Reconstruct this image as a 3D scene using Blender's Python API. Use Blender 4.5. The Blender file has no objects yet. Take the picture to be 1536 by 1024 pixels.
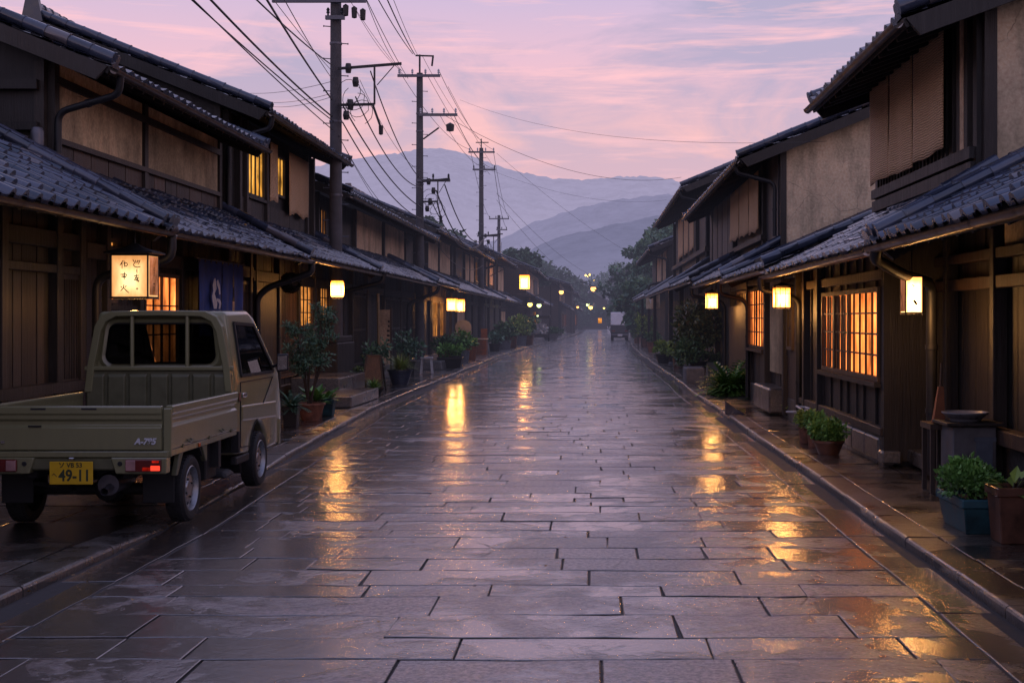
import bpy, bmesh, math, random
from mathutils import Vector, Matrix, noise
random.seed(7)
R = random.uniform
C = bpy.context.scene.collection
F, VX, VY, CH = 1970.0, 887.0, 478.0, 1.7      # focal length and vanishing point measured on the photo, eye height

def at(px, py, Y):
    return Vector(((px-VX)/F*Y, Y, CH+(VY-py)/F*Y))
def yl(px, u=6.3): return u*F/(VX-px)
def yr(px, u=3.3): return u*F/(px-VX)

# ------------------------------------------------------------------ mesh collector
class MB:
    def __init__(s): s.v = []; s.f = []; s.t = []
    def quad(s, a, b, c, d, t=.5):
        n = len(s.v); s.v += [tuple(a), tuple(b), tuple(c), tuple(d)]; s.f.append((n, n+1, n+2, n+3)); s.t.append(t)
    def poly(s, pts, t=.5):
        n = len(s.v); s.v += [tuple(p) for p in pts]; s.f.append(tuple(range(n, n+len(pts)))); s.t.append(t)
    def box(s, x0, x1, y0, y1, z0, z1, t=None):
        if x0 > x1: x0, x1 = x1, x0
        if y0 > y1: y0, y1 = y1, y0
        t = R(0, 1) if t is None else t
        n = len(s.v)
        s.v += [(x0,y0,z0),(x1,y0,z0),(x1,y1,z0),(x0,y1,z0),(x0,y0,z1),(x1,y0,z1),(x1,y1,z1),(x0,y1,z1)]
        for q in ((0,3,2,1),(4,5,6,7),(0,1,5,4),(1,2,6,5),(2,3,7,6),(3,0,4,7)):
            s.f.append(tuple(n+i for i in q)); s.t.append(t)
        return s
    def hexa(s, P, t=None):                      # eight corners, bottom ring then top ring
        t = R(0, 1) if t is None else t
        n = len(s.v); s.v += [tuple(p) for p in P]
        for q in ((0,3,2,1),(4,5,6,7),(0,1,5,4),(1,2,6,5),(2,3,7,6),(3,0,4,7)):
            s.f.append(tuple(n+i for i in q)); s.t.append(t)
        return s
    def bar(s, a, b, w, h, t=None):              # rectangular bar between two points
        a, b = Vector(a), Vector(b); d = (b-a).normalized()
        up = Vector((0,0,1)) if abs(d.z) < .95 else Vector((0,1,0))
        sx = d.cross(up).normalized()*w/2; sz = sx.cross(d).normalized()*h/2
        return s.hexa([a-sx-sz, a+sx-sz, b+sx-sz, b-sx-sz, a-sx+sz, a+sx+sz, b+sx+sz, b-sx+sz], t)
    def tube(s, pts, r, n=8, t=.5, cap=True):
        pts = [Vector(p) for p in pts]; N = len(pts)
        rr = r if isinstance(r, (list, tuple)) else [r]*N
        base = len(s.v)
        d0 = (pts[1]-pts[0]).normalized()
        ref = Vector((0,0,1)) if abs(d0.z) < .9 else Vector((1,0,0))
        nx = d0.cross(ref).normalized()
        for i, p in enumerate(pts):
            d = (pts[min(i+1,N-1)]-pts[max(i-1,0)]).normalized()
            nx = (nx-d*nx.dot(d)).normalized(); ny = d.cross(nx)
            for k in range(n):
                a = 2*math.pi*k/n; s.v.append(tuple(p+(nx*math.cos(a)+ny*math.sin(a))*rr[i]))
        for i in range(N-1):
            for k in range(n):
                k2 = (k+1) % n
                s.f.append((base+i*n+k, base+i*n+k2, base+(i+1)*n+k2, base+(i+1)*n+k)); s.t.append(t)
        if cap:
            s.f.append(tuple(base+k for k in range(n))[::-1]); s.t.append(t)
            s.f.append(tuple(base+(N-1)*n+k for k in range(n))); s.t.append(t)
        return s
    def lathe(s, prof, c=(0,0,0), n=20, axis='z', t=.5):
        base = len(s.v); c = Vector(c)
        for (r, h) in prof:
            for k in range(n):
                a = 2*math.pi*k/n
                p = {'z': (r*math.cos(a), r*math.sin(a), h), 'x': (h, r*math.cos(a), r*math.sin(a)), 'y': (r*math.cos(a), h, r*math.sin(a))}[axis]
                s.v.append(tuple(c+Vector(p)))
        for i in range(len(prof)-1):
            for k in range(n):
                k2 = (k+1) % n
                s.f.append((base+i*n+k, base+i*n+k2, base+(i+1)*n+k2, base+(i+1)*n+k)); s.t.append(t)
        return s
    def prism(s, prof, a, b, axis='y', t=.5):    # closed 2-D profile swept along an axis
        n = len(prof); base = len(s.v)
        mk = {'y': lambda p, q: (p[0], q, p[1]), 'x': lambda p, q: (q, p[0], p[1])}[axis]
        for q in (a, b): s.v += [mk(p, q) for p in prof]
        for k in range(n):
            k2 = (k+1) % n; s.f.append((base+k, base+k2, base+n+k2, base+n+k)); s.t.append(t)
        s.f.append(tuple(base+k for k in range(n))[::-1]); s.t.append(t)
        s.f.append(tuple(base+n+k for k in range(n))); s.t.append(t)
        return s
    def build(s, name, m, parent=None, smooth=False, bevel=0, seg=1, angle=30):
        off = Vector((0,0,0)); p = parent
        while p is not None: off += p.location; p = p.parent
        me = bpy.data.meshes.new(name)
        me.from_pydata([tuple(Vector(v)-off) for v in s.v], [], s.f)
        me.materials.append(m)
        at_ = me.attributes.new('tone', 'FLOAT', 'FACE'); at_.data.foreach_set('value', s.t[:len(me.polygons)])
        o = bpy.data.objects.new(name, me); C.objects.link(o)
        if parent is not None: o.parent = parent
        if smooth:
            me.polygons.foreach_set('use_smooth', [True]*len(me.polygons))
            if smooth != 'all': me.set_sharp_from_angle(angle=math.radians(40))
        if bevel:
            bm = bmesh.new(); bm.from_mesh(me); bmesh.ops.remove_doubles(bm, verts=bm.verts, dist=1e-5)
            bmesh.ops.recalc_face_normals(bm, faces=bm.faces); bm.to_mesh(me); bm.free()
            b = o.modifiers.new('b', 'BEVEL'); b.width = bevel; b.segments = seg; b.limit_method = 'ANGLE'; b.angle_limit = math.radians(angle)
        return o

def thing(name, label, cat, loc=(0,0,0), group=None):
    o = bpy.data.objects.new(name, None); C.objects.link(o); o.location = loc; o.empty_display_size = .2
    o['label'] = label; o['category'] = cat
    if group: o['group'] = group
    return o
def tag(o, label, cat, group=None):
    o['label'] = label; o['category'] = cat
    if group: o['group'] = group
    return o
def kind(o, k): o['kind'] = k; return o

# ------------------------------------------------------------------ materials
class NT:
    def __init__(s, name):
        s.m = bpy.data.materials.new(name); s.m.use_nodes = True; s.nt = s.m.node_tree; s.nt.nodes.clear()
        s.m.cycles.emission_sampling = 'NONE'
    def n(s, typ, _p=None, **kw):
        nd = s.nt.nodes.new('ShaderNode'+typ)
        for k, v in (_p or {}).items(): setattr(nd, k, v)
        for k, v in kw.items():
            k = k.replace('__', ' ')
            sock = nd.inputs[int(k[1:])] if k[0] == 'i' and k[1:].isdigit() else nd.inputs[k]
            s.set(sock, v)
        return nd
    def set(s, sock, v):
        if isinstance(v, bpy.types.NodeSocket): s.nt.links.new(v, sock)
        elif isinstance(v, bpy.types.Node): s.nt.links.new(v.outputs[0], sock)
        else:
            if sock.type == 'RGBA' and len(v) == 3: v = (*v, 1)
            sock.default_value = v
    def pos(s, sc=(1,1,1)):
        g = s.n('NewGeometry')
        return s.n('Mapping', Vector=g.outputs['Position'], Scale=sc).outputs[0]
    def noise(s, vec, scale, detail=4, rough=.55, dist=0):
        return s.n('TexNoise', Vector=vec, Scale=scale, Detail=detail, Roughness=rough, Distortion=dist).outputs['Fac']
    def ramp(s, fac, *stops):
        r = s.n('ValToRGB', Fac=fac); e = r.color_ramp.elements
        while len(e) < len(stops): e.new(.5)
        for el, (p, c) in zip(e, stops): el.position = p; el.color = (*c, 1) if not isinstance(c, (int, float)) else (c, c, c, 1)
        return r.outputs[0]
    def math(s, op, a, b=0.0, c=0.0, clamp=False):
        nd = s.n('Math', {'operation': op, 'use_clamp': clamp}); s.set(nd.inputs[0], a); s.set(nd.inputs[1], b); s.set(nd.inputs[2], c); return nd.outputs[0]
    def mix(s, fac, a, b, blend='MIX'):
        nd = s.n('Mix', {'data_type': 'RGBA', 'blend_type': blend}); s.set(nd.inputs[0], fac); s.set(nd.inputs[6], a); s.set(nd.inputs[7], b); return nd.outputs[2]
    def tone(s): return s.n('Attribute', {'attribute_name': 'tone'}).outputs['Fac']
    def bump(s, h, strength=.3, dist=.02, normal=None):
        kw = dict(Height=h, Strength=strength, Distance=dist)
        if normal is not None: kw['Normal'] = normal
        return s.n('Bump', **kw).outputs[0]
    def bsdf(s, **kw): return s.n('BsdfPrincipled', **kw).outputs[0]
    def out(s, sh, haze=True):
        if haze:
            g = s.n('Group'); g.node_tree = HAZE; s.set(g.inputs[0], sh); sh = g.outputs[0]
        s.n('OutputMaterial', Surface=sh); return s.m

def make_haze():  # distance haze painted into surfaces as lavender emission that grows with depth
    g = bpy.data.node_groups.new('painted street haze', 'ShaderNodeTree')
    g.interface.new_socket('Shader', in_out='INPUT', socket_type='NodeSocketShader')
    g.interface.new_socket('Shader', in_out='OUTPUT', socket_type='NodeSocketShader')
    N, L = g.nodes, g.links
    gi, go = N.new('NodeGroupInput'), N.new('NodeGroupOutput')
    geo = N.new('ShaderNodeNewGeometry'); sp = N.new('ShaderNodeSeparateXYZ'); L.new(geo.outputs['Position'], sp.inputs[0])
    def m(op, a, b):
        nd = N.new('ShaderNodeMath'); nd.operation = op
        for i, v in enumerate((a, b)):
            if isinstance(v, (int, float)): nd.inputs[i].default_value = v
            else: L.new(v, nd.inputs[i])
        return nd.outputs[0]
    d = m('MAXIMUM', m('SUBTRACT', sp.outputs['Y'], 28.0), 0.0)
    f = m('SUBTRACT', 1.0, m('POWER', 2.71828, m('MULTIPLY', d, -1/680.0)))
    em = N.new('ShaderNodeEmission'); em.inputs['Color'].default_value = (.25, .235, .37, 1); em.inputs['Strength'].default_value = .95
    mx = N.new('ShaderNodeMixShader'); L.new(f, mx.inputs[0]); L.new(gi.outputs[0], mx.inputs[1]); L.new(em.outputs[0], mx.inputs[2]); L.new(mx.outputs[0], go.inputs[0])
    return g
HAZE = make_haze()

def m_wood(name, a, b, rough=.6, grain=(14,14,.7), streak=.5, wet=0.0):
    t = NT(name); p = t.pos(grain)
    n1 = t.noise(p, 1.6, 6, .65); n2 = t.noise(t.pos((1,1,1)), 1.3, 4)
    tn = t.tone()
    n4 = t.noise(t.pos(tuple(g*4.5 for g in grain)), 1.3, 5, .7)
    f = t.math('ADD', t.math('ADD', t.math('MULTIPLY', n1, .62), t.math('MULTIPLY', n4, .40)), t.math('MULTIPLY', t.math('SUBTRACT', tn, .5), .52))
    col = t.ramp(f, (.30, a), (.50, tuple((x+y)/2.6 for x, y in zip(a, b))), (.74, b), (.95, tuple(min(.2, x*2.1+.012) for x in b)))
    # weather greying near the foot
    z = t.n('SeparateXYZ', Vector=t.pos()).outputs['Z']
    col = t.mix(t.math('MULTIPLY', t.ramp(n2, (.4, 0), (.7, 1)), streak), col, t.mix(.5, col, (.045,.042,.042)))
    col = t.mix(t.math('MULTIPLY', t.ramp(z, (.0, .5), (.8, 0.0)), n1), col, (.06,.052,.048))
    rg = t.ramp(n1, (.3, rough-.15), (.8, rough+.12))
    return t.out(t.bsdf(Base__Color=col, Roughness=rg, Normal=t.bump(t.math('ADD', n1, n4), .7, .012), Coat__Weight=wet, Coat__Roughness=.25))
def m_plaster(name, a, b, stain):
    t = NT(name); p = t.pos()
    n1 = t.noise(p, 1.3, 8, .68, .8); n2 = t.noise(p, 22, 5); n3 = t.noise(t.pos((1.7,1.7,.5)), 1.5, 7, .68); n5 = t.noise(p, .55, 4, .6)
    col = t.mix(t.ramp(n1, (.36, 0), (.64, 1)), a, b)
    col = t.mix(t.ramp(n3, (.46, 0), (.70, .75)), col, stain)
    col = t.mix(t.ramp(n5, (.46, 0), (.66, .6)), col, tuple(x*.7 for x in stain))
    crk = t.n('TexVoronoi', {'feature': 'DISTANCE_TO_EDGE'}, Vector=t.mix(.2, p, t.n('TexNoise', Vector=p, Scale=2.5, Detail=5).outputs['Color']), Scale=1.1).outputs['Distance']
    crack = t.math('MULTIPLY', t.ramp(crk, (0, 1), (.006, 0)), t.ramp(n5, (.40, 1), (.48, 0)))
    col = t.mix(t.math('MULTIPLY', crack, .45), col, tuple(x*.3 for x in stain))
    col = t.mix(.3, col, t.ramp(n2, (.3, 0), (.7, .7)), 'OVERLAY')
    return t.out(t.bsdf(Base__Color=col, Roughness=.93, Normal=t.bump(t.math('SUBTRACT', t.math('ADD', n2, n1), crack), .6, .014)))
def m_tile(name, a, b, rough=.32):
    t = NT(name); p = t.pos(); tn = t.tone(); n1 = t.noise(p, 5, 5, .6); n2 = t.noise(p, 40, 3)
    f = t.math('ADD', t.math('MULTIPLY', tn, .6), t.math('MULTIPLY', n1, .5))
    col = t.ramp(f, (.2, a), (.85, b))
    col = t.mix(t.ramp(t.noise(p, 2.2, 5), (.56, 0), (.72, .65)), col, (.075,.068,.055))
    col = t.mix(t.ramp(tn, (.93, 0), (.95, .6)), col, (.16,.13,.115))
    return t.out(t.bsdf(Base__Color=col, Roughness=t.ramp(n1, (.3, rough-.1), (.75, rough+.2)), Normal=t.bump(n2, .25, .004), Specular__IOR__Level=.85))
def m_plain(name, col, rough=.5, metal=0.0, var=.25, bump=.1, nscale=9, coat=0.0):
    t = NT(name); p = t.pos(); n1 = t.noise(p, nscale, 5, .6)
    c = t.mix(t.ramp(n1, (.3, 0), (.75, 1)), tuple(x*(1-var) for x in col), tuple(min(1, x*(1+var)) for x in col))
    return t.out(t.bsdf(Base__Color=c, Roughness=t.ramp(n1, (.3, max(.03, rough-.08)), (.7, min(1, rough+.1))), Metallic=metal, Normal=t.bump(t.noise(p, nscale*6, 3), bump, .004), Coat__Weight=coat, Coat__Roughness=.12))
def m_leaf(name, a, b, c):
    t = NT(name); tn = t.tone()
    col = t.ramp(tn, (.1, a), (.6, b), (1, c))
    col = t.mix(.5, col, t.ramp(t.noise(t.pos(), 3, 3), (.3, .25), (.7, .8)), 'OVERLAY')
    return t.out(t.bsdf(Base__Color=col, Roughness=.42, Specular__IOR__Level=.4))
def m_glow(name, col, strength, streak=None, low=.25, lights=True):
    t = NT(name)
    if lights: t.m.cycles.emission_sampling = 'AUTO'
    if streak:
        n1 = t.noise(t.pos(streak), 1.0, 3, .6); st = t.math('MULTIPLY', t.math('MULTIPLY', t.ramp(n1, (.34, low), (.62, 1.0)), t.ramp(t.noise(t.pos(), 1.7, 4, .6, .5), (.36, .28), (.64, 1.4))), strength)
        c = t.mix(t.ramp(n1, (.3, 1), (.75, 0)), col, tuple(x*y for x, y in zip(col, (1, .72, .4))))
        em = t.n('Emission', Color=c, Strength=st)
    else: em = t.n('Emission', Color=col, Strength=strength)
    return t.out(em.outputs[0], False)

def m_lantern(name, core, rim, s0, s1):
    """paper lit from inside: a hot spot round the bulb, deeper orange towards the frame, faint fibres"""
    t = NT(name); t.m.cycles.emission_sampling = 'AUTO'
    g = t.n('VectorMath', {'operation': 'SUBTRACT'}, i0=t.n('TexCoord').outputs['Generated'], i1=(.5,.5,.42)); g2 = t.n('SeparateXYZ', Vector=g.outputs[0])
    r = t.math('MAXIMUM', t.math('MULTIPLY', t.math('ABSOLUTE', g2.outputs['Z']), 1.0), t.math('MULTIPLY', t.math('MINIMUM', t.math('ABSOLUTE', g2.outputs['X']), t.math('ABSOLUTE', g2.outputs['Y'])), 1.0))
    f = t.math('ADD', t.ramp(r, (.12, 1), (.5, 0)), t.math('MULTIPLY', t.math('SUBTRACT', t.noise(t.pos((16,16,5)), 1.5, 4), .5), .5), 0, True)
    em = t.n('Emission', Color=t.mix(f, rim, core), Strength=t.math('ADD', t.math('MULTIPLY', f, s0-s1), s1))
    return t.out(em.outputs[0], False)

def m_road(name, a, b, wetbias=0.0, gloss=1.0):
    """wet stone: dark damp body under a film of water that breaks up over the rough relief"""
    t = NT(name); p = t.pos(); traw = t.tone(); tn = t.math('MAXIMUM', traw, 0.0); joint = t.math('LESS_THAN', traw, -.5)
    big = t.noise(p, .6, 5, .62, 1.2); mid = t.noise(p, 3.0, 6, .66, .5); fine = t.noise(p, 30, 5, .65); rip = t.noise(t.pos((1,1.1,1)), 21, 7, .70, 2.6); fin2 = t.noise(p, 62, 4, .7)
    xyz = t.n('SeparateXYZ', Vector=p)
    edge = t.ramp(t.math('MULTIPLY', t.math('ABSOLUTE', xyz.outputs['X']), .25), (.25, 0), (.60, 1))
    wet = t.math('ADD', t.math('ADD', t.math('MULTIPLY', big, .9), t.math('MULTIPLY', mid, .5)), t.math('ADD', t.math('MULTIPLY', edge, .16), t.math('MULTIPLY', tn, -.14)))
    wet = t.ramp(t.math('ADD', wet, wetbias), (.55, 0), (.70, 1))                 # 0 damp stone, 1 standing film of water
    f = t.math('ADD', t.math('MULTIPLY', tn, .7), t.math('MULTIPLY', mid, .5))
    col = t.ramp(f, (.15, tuple(x*.6 for x in a)), (.55, tuple((x+y)/2 for x, y in zip(a, b))), (1, b))
    col = t.mix(t.ramp(t.noise(p, .9, 5), (.48, 0), (.68, .4)), col, t.mix(.5, col, (.12,.08,.055)))
    col = t.mix(t.ramp(fine, (.40, 0), (.60, .7)), col, tuple(x*.3 for x in a)); col = t.mix(t.ramp(fin2, (.52, 0), (.68, .35)), col, tuple(min(.5, x*1.5) for x in b))
    col = t.mix(t.math('MULTIPLY', wet, .75), col, tuple(x*.22 for x in a))
    crk = t.n('TexVoronoi', {'feature': 'DISTANCE_TO_EDGE'}, Vector=t.mix(.12, p, t.n('TexNoise', Vector=p, Scale=3, Detail=4).outputs['Color']), Scale=1.7).outputs['Distance']
    crack = t.math('MULTIPLY', t.ramp(crk, (0, 1), (.020, 0)), t.ramp(t.noise(p, .7, 2), (.56, 0), (.66, 1)))
    dark = t.math('MAXIMUM', t.math('MULTIPLY', crack, .8), t.math('MULTIPLY', joint, t.ramp(fine, (.3, .85), (.65, .25))))
    col = t.mix(dark, col, (.016,.014,.014))
    nb = t.bump(t.math('SUBTRACT', t.math('ADD', t.math('MULTIPLY', mid, .9), t.math('MULTIPLY', fine, .6)), t.math('MULTIPLY', crack, .6)), .8, .016)
    h = t.math('MULTIPLY', t.math('ADD', t.math('ADD', rip, t.math('ADD', t.math('MULTIPLY', fine, .5), t.math('MULTIPLY', fin2, .62))), t.math('MULTIPLY', mid, 2.2)), t.ramp(wet, (.0, 1), (1, .22)))
    h = t.math('MULTIPLY', h, t.n('MapRange', Value=xyz.outputs['Y'], i1=8, i2=42, i3=1.25, i4=.40).outputs[0])
    nc = t.bump(h, 1.0, .0036)
    film = t.math('MULTIPLY', t.math('SUBTRACT', 1.0, t.math('MULTIPLY', dark, .85)), gloss)
    return t.out(t.bsdf(Base__Color=col, Roughness=t.ramp(wet, (0, .45), (1, .25)), Normal=nb, Specular__IOR__Level=.5,
        Coat__Weight=t.math('MULTIPLY', film, t.ramp(wet, (0, .74), (.5, 1))), Coat__Roughness=t.ramp(wet, (0, .12), (.7, .03)), Coat__IOR=2.3, Coat__Normal=nc))

def m_blind(name, a, b):
    t = NT(name); p = t.pos()
    w = t.n('TexWave', {'wave_type': 'BANDS', 'bands_direction': 'Z'}, Vector=p, Scale=11, Distortion=4.5, Detail=3, Detail__Scale=1.2).outputs['Fac']
    n1 = t.noise(p, 2.0, 5, .6); n2 = t.noise(t.pos((2.5,2.5,26)), 2, 4)
    col = t.mix(t.math('ADD', t.math('MULTIPLY', n1, .6), t.math('MULTIPLY', n2, .45)), a, b)
    col = t.mix(t.ramp(w, (.1, .55), (.5, 0)), col, tuple(x*.35 for x in a))
    return t.out(t.bsdf(Base__Color=col, Roughness=.7, Normal=t.bump(t.math('ADD', w, n2), .8, .02)))
def m_hill(name, base, haze, f0, f1, z0, z1):  # aerial haze painted in as emission, paler and thicker towards the foot
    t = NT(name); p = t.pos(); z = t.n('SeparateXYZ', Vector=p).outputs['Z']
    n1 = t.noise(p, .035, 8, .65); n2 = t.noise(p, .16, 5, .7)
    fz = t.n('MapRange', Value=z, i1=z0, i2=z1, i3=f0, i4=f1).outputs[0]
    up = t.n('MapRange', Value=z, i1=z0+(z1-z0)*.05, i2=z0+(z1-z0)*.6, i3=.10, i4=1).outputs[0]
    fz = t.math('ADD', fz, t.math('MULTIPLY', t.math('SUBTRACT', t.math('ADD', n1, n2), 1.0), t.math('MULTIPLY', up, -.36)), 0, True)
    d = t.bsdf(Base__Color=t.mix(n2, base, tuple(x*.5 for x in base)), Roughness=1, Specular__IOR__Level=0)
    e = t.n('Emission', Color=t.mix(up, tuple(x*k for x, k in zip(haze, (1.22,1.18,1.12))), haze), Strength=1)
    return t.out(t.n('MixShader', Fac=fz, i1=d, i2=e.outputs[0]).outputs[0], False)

W_DARK = m_wood('dark weathered wood', (.0022,.002,.002), (.027,.021,.018))
W_BROWN = m_wood('brown wood', (.010,.006,.004), (.075,.040,.023))
W_POST = m_wood('post wood', (.0032,.0028,.0026), (.032,.024,.019))
W_BLUE = m_wood('blue grey boards', (.016,.016,.020), (.065,.065,.08))
W_LATT = m_wood('lattice wood', (.012,.007,.004), (.085,.044,.022))
PLASTER = m_plaster('ochre plaster', (.66,.50,.30), (.48,.37,.23), (.15,.115,.07))
PLASTER2 = m_plaster('grey ochre plaster', (.76,.60,.40), (.58,.46,.30), (.24,.185,.12))
TAN = m_plaster('tan panel', (.78,.56,.36), (.62,.44,.28), (.30,.20,.125))
TILE = m_tile('grey roof tile', (.010,.014,.025), (.055,.068,.11), .14)
TILE2 = m_tile('old roof tile', (.010,.014,.024), (.07,.075,.11), .15)
COPPER = m_plain('copper gutter', (.075,.045,.03), .38, .6)
IRON = m_plain('black iron', (.018,.018,.02), .4, .3)
BLACKP = m_plain('black pipe', (.010,.011,.014), .5)
STONE = m_road('plinth stone', (.07,.066,.064), (.16,.15,.145), -.3, .3)
ROAD = m_road('wet paving stone', (.105,.080,.074), (.38,.285,.262), -.01)
GUTTER = m_road('wet gutter stone', (.075,.062,.056), (.20,.16,.14), .0)
KERB = m_road('kerb stone', (.07,.064,.058), (.16,.145,.13), -.14, .6)
PAVE = m_road('pavement slab', (.06,.050,.042), (.15,.125,.10), -.1, .75)
JOINT = m_plain('joint mud', (.03,.026,.025), .7, 0, .4)
EARTH = m_plain('dark earth', (.04,.036,.03), .9, 0, .4, .1, .5)
BLIND = m_blind('bamboo blind', (.60,.35,.18), (.90,.60,.35))
INDIGO = m_plain('indigo cloth', (.03,.055,.21), .85, 0, .35, .3, 5)
CLOTHW = m_plain('white print', (.55,.5,.5), .85)
INK = m_plain('black ink', (.02,.015,.012), .8)
CONC = m_plain('pole concrete', (.075,.07,.075), .8, 0, .35, .3, 3)
STEEL = m_plain('galvanised steel', (.12,.12,.14), .45, .7)
WIRE = m_plain('cable', (.014,.013,.018), .5)
PORC = m_plain('porcelain insulator', (.5,.48,.5), .25)
GLOW_WIN = m_glow('lit paper window', (1,.285,.075), 2.5, (0,4,.5), .42)
GLOW_WIN2 = m_glow('lit dim window', (1,.42,.11), 1.1, (0,9,.5), .15)
GLOW_UP = m_glow('lit upstairs window', (1,.52,.10), 1.0, (0,8,1.2), .45)
PAPER_A = m_lantern('lantern paper warm', (1,.50,.12), (1,.22,.022), 20.0, 5.0)
PAPER_B = m_lantern('lantern paper soft', (1,.66,.30), (1,.42,.13), 1.9, .85)
PAPER_C = m_lantern('lantern paper pale', (1,.58,.22), (1,.36,.08), 15.0, 3.5)
PINKP = m_glow('lantern paper side', (.85,.34,.2), .62, (9,9,5), .6)
LAMP_O = m_glow('street lamp bulb', (1,.40,.10), 4.5)
LAMP_Y = m_glow('yellow lamp', (1,.62,.14), 4.5)
LAMP_G = m_glow('pale green lamp', (.75,.9,.35), 3)
TERRA = m_plain('terracotta', (.19,.075,.042), .7, 0, .6, .3)
TEAL = m_plain('teal glaze', (.014,.06,.075), .55, 0, .6, .1, 6)
NAVY = m_plain('navy glaze', (.02,.03,.06), .3, 0, .3, .1, 6, .3)
BLACKPOT = m_plain('black plastic', (.014,.014,.015), .45)
GREYPOT = m_plain('grey stone pot', (.12,.12,.13), .8, 0, .3, .5)
BLUEPOT = m_plain('pale blue pot', (.13,.2,.25), .5)
BROWNPOT = m_plain('brown glaze pot', (.11,.045,.026), .4, 0, .65, .2, 5, .2)
SOIL = m_plain('soil', (.02,.015,.011), .95, 0, .4, .6, 30)
LEAF_D = m_leaf('dark leaf', (0.030,0.064,0.027), (0.064,0.128,0.051), (0.128,0.213,0.085))
LEAF_G = m_leaf('green leaf', (0.055,0.130,0.030), (0.121,0.278,0.059), (0.242,0.446,0.112))
LEAF_Y = m_leaf('yellow green leaf', (0.094,0.150,0.029), (0.205,0.299,0.056), (0.412,0.468,0.094))
LEAF_B = m_leaf('blue green leaf', (0.039,0.088,0.055), (0.083,0.180,0.110), (0.194,0.319,0.194))
LEAF_T = m_leaf('tree leaf', (0.022,0.054,0.032), (0.072,0.149,0.081), (0.180,0.282,0.135))
STEM = m_plain('stem bark', (.045,.032,.022), .9)
FALLEN = m_leaf('fallen leaf', (.08,.04,.012), (.18,.09,.02), (.30,.16,.03))
RUST = m_plain('orange rust', (.22,.075,.03), .7)
WHITE = m_plain('white paint', (.5,.49,.5), .6)
# ------------------------------------------------------------------ ground, road, kerbs, pavements
def lerp_tab(tab, y):
    if y <= tab[0][0]: return tab[0][1]
    for (a, va), (b, vb) in zip(tab, tab[1:]):
        if y <= b: return va+(vb-va)*(y-a)/(b-a)
    return tab[-1][1]
def kL(y): return lerp_tab([(0,-3.5),(11,-3.5),(16,-3.68),(25,-4.12),(60,-4.15),(78,-3.7),(110,-2.5),(150,-1.6),(260,-1.0)], y)+.05*noise.noise(Vector((1.5, y*.22, 0)))
def kR(y): return lerp_tab([(0,2.36),(60,2.3),(80,2.5),(100,2.95),(150,3.0),(260,3.0)], y)+.06*noise.noise(Vector((7.5, y*.25, 0)))
def hL(y): return lerp_tab([(0,.07),(9.4,.06),(10.4,.008),(14.4,.008),(15.2,.055),(260,.06)], y)
def hR(y): return .065
m = MB(); m.quad((-900,-60,-.09),(900,-60,-.09),(900,1900,-.09),(-900,1900,-.09))
kind(m.build('ground', EARTH), 'structure')
m = MB(); m.quad((-9,-3,-.013),(9,-3,-.013),(9,262,-.013),(-9,262,-.013))
kind(m.build('road_bed', JOINT), 'structure')

def nz(x, y, s=1.0, o=0.0): return noise.noise(Vector((x*s, y*s, o)))
def slab(mb, pts, z, bev=.012, drop=.035, tilt=(0,0), t=None):
    """flat stone with a worn, bevelled edge; pts counter-clockwise"""
    cx = sum(p[0] for p in pts)/len(pts); cy = sum(p[1] for p in pts)/len(pts)
    zz = lambda x, y: z+(x-cx)*tilt[0]+(y-cy)*tilt[1]
    n = len(pts); b = len(mb.v); t = R(0,1) if t is None else t
    ins = []
    for i in range(n):
        p = Vector(pts[i]); a = (Vector(pts[i-1])-p).normalized(); c = (Vector(pts[(i+1) % n])-p).normalized()
        e1 = Vector((-a.y*-1, a.x*-1)); e2 = Vector((-c.y, c.x))
        ins.append(p+(e1+e2).normalized()*bev)
    for p in ins: mb.v.append((p[0], p[1], zz(*p)))
    for p in pts: mb.v.append((p[0], p[1], zz(*p)-min(.006, bev*.4)))
    for p in pts: mb.v.append((p[0], p[1], z-drop))
    mb.f.append(tuple(b+i for i in range(n))); mb.t.append(t)
    for k in range(2):
        for i in range(n):
            j = (i+1) % n
            mb.f.append((b+k*n+i, b+(k+1)*n+i, b+(k+1)*n+j, b+k*n+j)); mb.t.append(-1.0)

def edge_pts(x0, x1, y, row, amp, step):
    n = max(2, int(abs(x1-x0)/step)+1)
    return [(x0+(x1-x0)*i/n, y+nz(x0+(x1-x0)*i/n, row*7.3, 1.4)*amp+nz(x0+(x1-x0)*i/n, row*3.1, 6)*amp*.55) for i in range(n+1)]
def paving(mb, xa, xb, y0, y1, pitch, length, z, gap=.0045, amp=.042, tilt=.005, dz=.003):
    y = y0; row = 0
    while y < y1:
        far = max(1.0, y/30)
        p = R(*pitch); ya, yb = y, y+p; row += 1
        A, B = xa((ya+yb)/2), xb((ya+yb)/2)
        A += R(-.012, .012); B += R(-.012, .012); cuts = [A]; x = A+R(.3,1)*length[1]*.6
        while x < B-length[0]*.5: cuts.append(x); x += R(*length)
        cuts.append(B)
        st = .22 if y < 22 else .6
        for i, (c0, c1) in enumerate(zip(cuts, cuts[1:])):
            sk0 = nz(c0, row, 3, 5)*.05*(i > 0); sk1 = nz(c1, row, 3, 5)*.05*(i < len(cuts)-2)
            g = gap*R(.6, 1.6)
            bot = [(px+(sk0 if k == 0 else 0)+(sk1 if px == c1 else 0), py+g) for k, (px, py) in enumerate(edge_pts(c0+g, c1-g, ya, row, amp, st))]
            top = [(px, py-g) for (px, py) in edge_pts(c0+g, c1-g, yb, row+1, amp, st)]
            slab(mb, bot+top[::-1], z+R(-dz, dz), R(.6,1.3)*min(.014, .0075*far), .03, (R(-tilt, tilt), R(-tilt, tilt)))
        y = yb
m = MB()
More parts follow.
